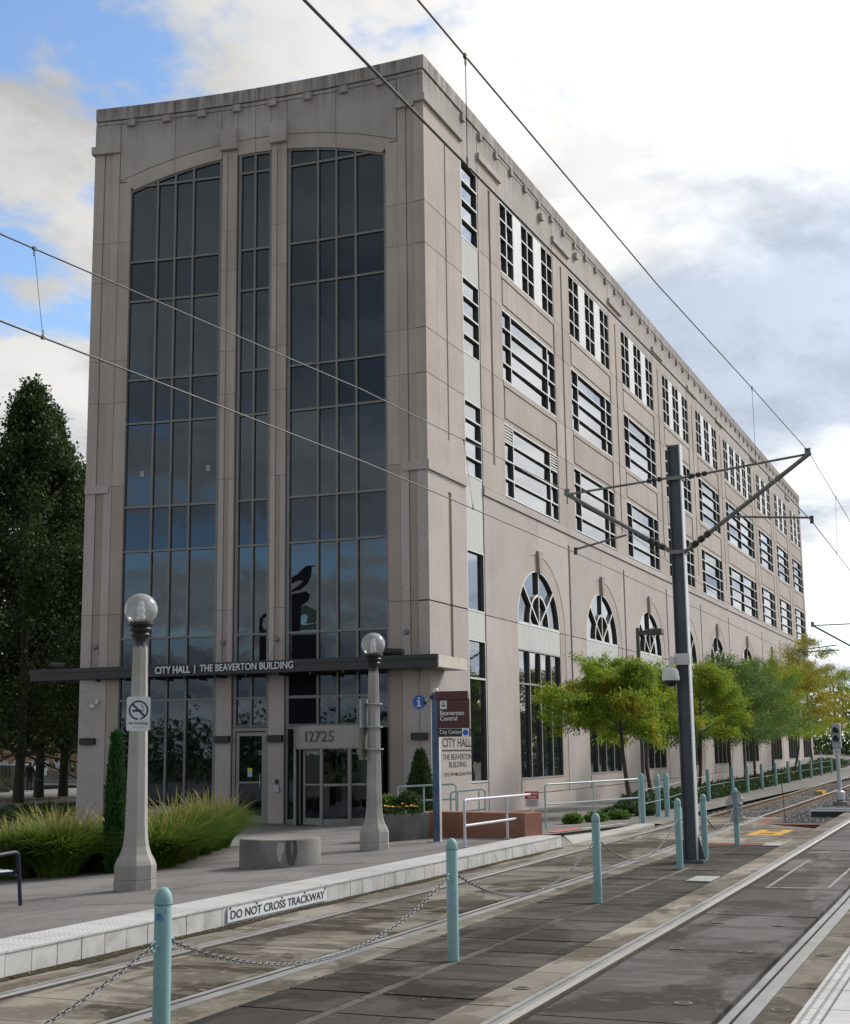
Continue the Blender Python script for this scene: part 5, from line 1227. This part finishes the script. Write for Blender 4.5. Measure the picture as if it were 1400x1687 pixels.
bigtree('dark tree closest to the city hall, thin dark trunk', (62.5, 47.1, -.3), 17.8, 5.2, 3.4, 53, 54000)
bigtree('dark tree out at the far left behind the others', (66.0, 58.0, -.3), 17.0, 6.0, 4.6, 54, 36000)
# columnar cypress, conical shrub
def conifer(name, label, loc, h, r, seed, n, mat, tip=.35):
    rg = np.random.default_rng(seed); o = thing(name, label, 'shrub', loc)
    MB().tube([(0, 0, -.05), (0, 0, h*.9)], [.04, .01], 6).build('trunk', M_bark, o, absolute=False)
    t = rg.random(n); a = rg.random(n)*2*math.pi; rad = r*np.minimum(1, (1-t)/tip*1.0+.05)**.8*np.minimum(1, .72+t*2)*(.55+.45*np.sqrt(rg.random(n)))*(1+.10*np.sin(5*a+9*t))
    P = np.stack([rad*np.cos(a), rad*np.sin(a), t*h*.97], 1); D = np.stack([np.cos(a)*.45, np.sin(a)*.45, np.ones(n)], 1)+rg.normal(size=(n, 3))*.28
    leafmesh('foliage', P, D, .035, .13, mat, o, seed)
cx, cy = 20.2, 14.14; conifer('columnar_cypress', 'slender dark green columnar cypress rising from the ornamental grass', (cx, cy, G(cx, cy)), 2.36, .118, 61, 9000, M_leafC, .5)
cx, cy = 37.6, 15.8; conifer('conical_shrub', 'conical green shrub at the building corner behind the sign post', (cx, cy, G(cx, cy)), 2.15, .55, 62, 7000, M_leafH, .95)
# ornamental grass clumps
def clump(label, loc, h, r, seed, n=1500):
    rg = np.random.default_rng(seed); n = 2300; o = thing('grass_clump', label, 'grass', loc, 0, 'ornamental grass clumps')
    def blades(n, hh, spread, wid, seg, droop):
        a = rg.random(n)*2*math.pi; b0 = np.sqrt(rg.random(n))*r*.32; L = hh*(.65+.45*rg.random(n)); sp = spread*(.25+.9*rg.random(n)); da = a+rg.normal(size=n)*.5
        pts = []
        for s in np.linspace(0, 1, seg+1):
            out = sp*s**1.5; z = L*(s*(1.0)-droop*s**2.6*(.5+sp/spread*.6)); pts.append(np.stack([b0*np.cos(a)+out*np.cos(da), b0*np.sin(a)+out*np.sin(da), z], 1))
        pts = np.stack(pts, 1); side = np.stack([-np.sin(da+.7*rg.normal(size=n)), np.cos(da), np.zeros(n)], 1)
        return pts, side, wid
    def mk(name, pts, side, wid, mat, wprof):
        n, k, _ = pts.shape; V = np.empty((n, k, 2, 3))
        for i in range(k): V[:, i, 0] = pts[:, i]-side*wid*wprof[i]; V[:, i, 1] = pts[:, i]+side*wid*wprof[i]
        F_ = []
        base = np.arange(n)[:, None]*k*2
        for i in range(k-1): F_.append(np.concatenate([base+2*i, base+2*i+1, base+2*i+3, base+2*i+2], 1))
        Fa = np.concatenate(F_, 0); me = bpy.data.meshes.new(name); me.vertices.add(n*k*2); me.vertices.foreach_set('co', V.ravel().astype(np.float32)); nf = len(Fa)
        me.loops.add(nf*4); me.loops.foreach_set('vertex_index', Fa.ravel().astype(np.int32)); me.polygons.add(nf); me.polygons.foreach_set('loop_start', np.arange(0, nf*4, 4, dtype=np.int32)); me.update(calc_edges=True); me.materials.append(mat)
        mobj(name, me, o)
    p, s_, w = blades(n, h, r, .011, 5, .42); mk('blades', p, s_, w, M_grassb, [.8, 1, 1, .8, .5, .1])
    p, s_, w = blades(int(n*.055), h*1.2, r*.85, .008, 6, .28); mk('plumes', p, s_, w, M_grassh, [.12, .12, .12, .15, .8, 1, .2])
CL = [((19.6, 15.7), 'grass clump at the left end, nearest the bench'), ((19.7, 14.9), 'grass clump left of the cypress in the front row'), ((20.7, 16.4), 'grass clump at the back left before the forked trunk'), ((20.9, 15.1), 'grass clump just left of the cypress'), ((22.6, 17.3), 'grass clump at the back below the dark trunks'), ((21.2, 13.95), 'grass clump directly behind the lamp post base'),
      ((22.2, 14.35), 'grass clump just right of the lamp post shaft'), ((23.3, 14.8), 'grass clump in the middle of the right-hand bed'), ((24.7, 15.35), 'tall grass clump before the left ground-floor glass'), ((26.1, 15.95), 'grass clump near the glass door'), ((27.3, 16.45), 'grass clump at the right end, nearest the glass door'), ((24.0, 16.6), 'grass clump behind the cypress against the building')]
for k, (p, lb) in enumerate(CL): clump('yellow-green ornamental '+lb, (*p, G(*p)), 1.15+.12*math.sin(k*2.1)+(.12 if k > 6 else 0), 1.0, 80+k)
# planter plants
rg = np.random.default_rng(9)
def shrublet(name, label, loc, r, h, mat, n, seed, wid=.02, ln=.05):
    rg = np.random.default_rng(seed); o = thing(name, label, 'plant', loc, 0)
    v = rg.normal(size=(n, 3)); v /= np.linalg.norm(v, axis=1, keepdims=True); P = v*(rg.random((n, 1))**.4)*np.array([r, r, h/2])+np.array([0, 0, h/2]); P += rg.normal(size=(n, 3))*.02
    leafmesh('foliage', P, v+rg.normal(size=(n, 3))*.6, wid, ln, mat, o, seed)
    MB().tube([(0, 0, -.05), (0, 0, h*.5)], [.015, .006], 5).build('stem', M_bark, o, absolute=False); return o
pz = H(px, py)+.5
shrublet('small_shrub', 'small round shrub on the left side of the planter', (px-.05, py+.24, pz), .25, .42, M_leafB, 2600, 91, .03, .07); shrublet('small_shrub', 'small round shrub on the right side of the planter', (px+.05, py-.20, pz), .27, .50, M_leafH, 3000, 92, .03, .07)
shrublet('bedding_leaves', 'low leafy bedding plants along the planter rim', (px-.12, py-.02, pz-.03), .52, .20, M_leafH, 3200, 93, .035, .08)
M_pet = plain('yellow_petal', (.75, .42, .02), .5, 0, .15); M_petr = plain('red_petal', (.40, .03, .02), .5, 0, .15)
fl = [(-.62, .10), (-.66, .0), (-.60, -.12), (-.55, -.25), (-.58, .26), (-.50, -.36), (-.42, -.45), (-.34, -.55), (-.5, .42), (-.3, -.62)]
for k, (dx, dy) in enumerate(fl):
    red = k in (8, 4, 5); x, y, z = px+dx*.72, py+dy*.8, pz+.17+.06*random.random()+(.05 if red else 0)
    m = MB()
    for q in range(6):
        a = q*math.pi/3; m.face([(x, y, z), (x-.015+.045*math.cos(a-.4), y+.045*math.sin(a-.4), z+.02+.03*abs(math.sin(a))), (x-.03+.06*math.cos(a), y+.06*math.sin(a), z+.03), (x-.015+.045*math.cos(a+.4), y+.045*math.sin(a+.4), z+.02)])
    tag(m.build('flower', M_petr if red else M_pet), ORD[sorted([f_[1] for f_ in fl], reverse=True).index(dy)]+' flower from the left in the hexagonal planter, '+('red' if red else 'yellow'), 'flower', 'planter flowers')
# low planting between the fence and the city hall
n = 42000; rg = np.random.default_rng(14); X = 42.5+rg.random(n)**1.3*80; c_ = np.array([lerp(x, [(40, 10.9), (54, 12.0), (64, 12.4), (100, 13.2), (130, 13.6)]) for x in X]); Y = c_+(rg.random(n)-.5)*np.clip((X-40)*.25, 1.0, 2.3)
hgt = .42*np.clip((X-41)/6, .4, 1)*(.55+.45*np.sin(X*1.7+Y*2.1)**2)
P = np.stack([X, Y, np.array([G(x, y) for x, y in zip(X, Y)])+hgt*rg.random(n)], 1)
tag(leafmesh('ground_cover', P, rg.normal(size=(n, 3))+np.array([0, 0, .8]), .09, .17, M_leafH, None, 15), 'low green ground cover planting behind the teal fence posts', 'ground cover', kind='stuff')
MB_s = MB()
for k in range(24):
    A = 41.5+k*3.5; B = A+3.5; ca, cb = [lerp(x, [(40, 10.9), (54, 12.0), (64, 12.4), (100, 13.2), (130, 13.6)]) for x in (A, B)]
    wa, wb = [min(2.5, max(1.2, (x-39)*.28)) for x in (A, B)]
    MB_s.face([(A, ca-wa/2, G(A, ca)+.03), (B, cb-wb/2, G(B, cb)+.03), (B, cb+wb/2, G(B, cb)+.03), (A, ca+wa/2, G(A, ca)+.03)])
tag(MB_s.build('planting_soil', M_ground), kind='structure')
for k, (x, y, r) in enumerate(((37.6, 10.6, .34), (38.9, 10.3, .36), (36.7, 11.0, .3), (41.6, 10.2, .4), (40.2, 10.9, .4))):
    shrublet('low_shrub', ORD[k]+' low grey-green shrub at the near end of the planting', (x, y, G(x, y)), r*.8, .24, M_leafB if k < 3 else M_leafH, 1300, 100+k, .04, .09)
# beds on the left
rg = np.random.default_rng(33); n = 15000
P = np.stack([27+rg.random(n)*22, 22.5+rg.random(n)*16, -.3+.22*rg.random(n)], 1); P = P[P[:, 1] > 17+P[:, 0]*.32]
tag(leafmesh('ground_cover', P, rg.normal(size=(len(P), 3))+np.array([0, 0, .8]), .09, .17, M_leafH, None, 16), 'dark green ground cover bed left of the city hall', 'ground cover', kind='stuff')
def hedge(label, x0, x1, y0, y1, h, seed):
    rg = np.random.default_rng(seed); n = 7000; P = np.stack([x0+rg.random(n)*(x1-x0), y0+rg.random(n)*(y1-y0), -.3+h*rg.random(n)], 1); o = thing('hedge', label, 'hedge', ((x0+x1)/2, (y0+y1)/2, -.3))
    leafmesh('foliage', P, rg.normal(size=(n, 3)), .10, .16, M_leafD, o, seed, absolute=True); MB().box((x0+.15, y0+.15, -.3), (x1-.15, y1-.15, -.3+h*.8)).build('branches', M_barkD, o)
hedge('dark clipped hedge behind the forked trunk', 68, 70, 56.5, 72, 1.1, 71)
# the wood far behind the camera and around (one mass at this distance)
rg = np.random.default_rng(77); CLS = []
for k in range(150):
    if k < 118: a = math.radians(105+rg.random()*205); d = 55+60*rg.random()
    else: a = math.radians(-14+rg.random()*11); d = 170+60*rg.random()
    x, y = d*math.cos(a), d*math.sin(a); h = 4+3.5*rg.random()
    if y > 3 and x > -10: continue
    for q in range(26):
        t = rg.random(); CLS.append((x+rg.normal()*2.6*(1-.5*t), y+rg.normal()*2.6*(1-.5*t), -.5+h*t))
for k in range(26):
    x = 140+rg.random()*30; y = -14+rg.random()*40; h = 5+5*rg.random()
    for q in range(20): t = rg.random(); CLS.append((x+rg.normal()*2.2, y+rg.normal()*2.2, h*t))
CLS = np.array(CLS); n = 150000; idx = rg.integers(0, len(CLS), n); P = CLS[idx]+rg.normal(size=(n, 3))*np.array([1, 1, .8])
tag(leafmesh('distant_wood', P, rg.normal(size=(n, 3)), .32, .5, M_leafD, None, 78), 'dark line of distant trees along the horizon', 'trees', kind='stuff')

# ------------------------------------------------------------------ left background: street, building, car, person
M_tan = stone('tan_stucco', (.42, .25, .15), blotch=.1, streak=.15); 
tb = thing('tan_building', 'low tan stucco building with pale windows behind the dark trees', 'building', (100, 62, -.3))
bx0 = 100
MB().box((bx0, 50, -.4), (bx0+9, 92, 6.2)).build('wall', M_tan, tb); MB().box((bx0-.25, 49.8, 6.2), (bx0+9.2, 92.2, 6.6)).build('parapet', M_ledge, tb); MB().box((bx0-.02, 50, -.4), (bx0+.02, 92, .5)).build('plinth', M_ledge, tb)
M_pw = plain('pale_shutter', (.42, .46, .50), .5, 0, .1)
for k in range(9):
    y = 74.46+k*1.45; MB().box((bx0-.06, y-(.24 if k == 0 else .46), .58), (bx0+.02, y+(.24 if k == 0 else .46), 1.46)).build('window', M_pw if k != 0 else M_black, tb)
    MB().box((bx0-.12, y-.5, .52), (bx0, y+.5, .58)).build('window_sill', M_ledge, tb); MB().box((bx0-.08, y-.03, .58), (bx0-.05, y+.03, 1.46)).build('mullion', M_white, tb)
# car
cr = thing('parked_car', 'white car parked behind the forked trunk', 'car', (93.5, 75.2, -.27), 0)
def carpoly(): return [(-2.1, .35), (2.1, .35), (2.15, .75), (1.95, .95), (1.0, 1.02), (.45, 1.45), (-1.1, 1.48), (-1.75, 1.02), (-2.1, .95)]
MB().prism(carpoly(), -.85, .85, lambda u, v, w: (w, u, v)).build('body', plain('white_car_paint', (.75, .76, .78), .25, 0, .03), cr, absolute=False, bevel=.05)
MB().prism([(-1.55, 1.02), (.85, 1.02), (.38, 1.40), (-1.05, 1.42)], -.862, .862, lambda u, v, w: (w, u, v)).build('windows', M_black, cr, absolute=False)
for sx_ in (-.78, .78):
    for sy_ in (-1.35, 1.35):
        w_ = MB().tube([(sx_-.1, sy_, .33), (sx_+.1, sy_, .33)], .33, 16).build('wheel', M_black, cr, absolute=False); MB().tube([(sx_-.11, sy_, .33), (sx_+.11, sy_, .33)], .19, 12).build('rim', M_steel, w_, absolute=False)
# walking person, seen from behind
pe = thing('person', 'person in black jacket and dark jeans walking away under the trees', 'person', (71.6, 56.5, -.27), YAW+.3)
sk = bpy.data.meshes.new('body')
J = dict(pelvis=(0, 0, .95), spine=(0, 0, 1.15), chest=(.03, 0, 1.38), neck=(.04, 0, 1.54), head=(.06, 0, 1.64), top=(.06, 0, 1.78), shl=(.02, .17, 1.45), ell=(-.04, .26, 1.18), hal=(.08, .27, .95), fl=(.12, .27, .86), shr=(.02, -.17, 1.45), elr=(-.06, -.25, 1.18), har=(-.02, -.27, .94), fr=(0, -.27, .85), hpl=(0, .10, .92), knl=(.14, .10, .50), anl=(.12, .10, .09), tol=(.28, .11, .04), hpr=(0, -.10, .92), knr=(.0, -.10, .49), anr=(-.22, -.10, .13), tor=(-.10, -.11, .04))
nm = list(J); E_ = [('pelvis','spine'),('spine','chest'),('chest','neck'),('neck','head'),('head','top'),('chest','shl'),('shl','ell'),('ell','hal'),('hal','fl'),('chest','shr'),('shr','elr'),('elr','har'),('har','fr'),('pelvis','hpl'),('hpl','knl'),('knl','anl'),('anl','tol'),('pelvis','hpr'),('hpr','knr'),('knr','anr'),('anr','tor')]
sk.from_pydata([J[k] for k in nm], [(nm.index(a), nm.index(b)) for a, b in E_], []); so = mobj('body', sk, pe)
so.modifiers.new('skin', 'SKIN'); so.modifiers.new('sub', 'SUBSURF').levels = 2; so.modifiers['sub'].render_levels = 2
rad = dict(pelvis=.16, spine=.16, chest=.18, neck=.06, head=.10, top=.08, shl=.09, ell=.065, hal=.045, fl=.035, shr=.09, elr=.065, har=.045, fr=.035, hpl=.11, knl=.085, anl=.06, tol=.045, hpr=.11, knr=.085, anr=.06, tor=.045)
for k, v in zip(nm, sk.skin_vertices[0].data): v.radius = (rad[k], rad[k]); v.use_root = (k == 'pelvis')
mp, tt, bb = newmat('dark_clothes'); sz = N(tt, 'ShaderNodeSeparateXYZ'); tt.links.new(N(tt, 'ShaderNodeTexCoord').outputs['Object'], sz.inputs[0])
c1 = mixc(tt, (.022, .025, .04), (.010, .010, .011), rng(tt, sz.outputs[2], .90, .92)); c2 = mixc(tt, c1, (.28, .16, .11), rng(tt, sz.outputs[2], 1.545, 1.555)); tt.links.new(c2, bb.inputs['Base Color']); bb.inputs['Roughness'].default_value = .85
sk.materials.append(mp)
MB().lathe([(.02, 1.82), (.085, 1.79), (.112, 1.72), (.112, 1.64), (.09, 1.60)], 14, (.045, 0, -.0)).build('hair', M_black, pe, smooth=True, absolute=False)
# small sign and dark enclosure by the road
sn = thing('parking_sign', 'small white sign on a thin post beside the road', 'sign', (85.5, 66.2, -.27)); MB().tube([(85.5, 66.2, -.3), (85.5, 66.2, 1.0)], .03, 6).build('post', M_steel, sn); MB().box((85.44, 65.95, .45), (85.47, 66.45, 1.05)).build('plate', M_signw, sn)
en = thing('dark_enclosure', 'dark slatted enclosure at the left edge under the trees', 'enclosure', (76, 66, -.3))
MB().box((76, 61.6, -.3), (78.5, 70, 1.30)).build('body', M_black, en)
for k in range(24): MB().box((75.95, 61.65+k*.30, -.25), (75.99, 61.85+k*.30, 1.28)).build('slat', M_bronze, en)
scene.render.engine = 'CYCLES'
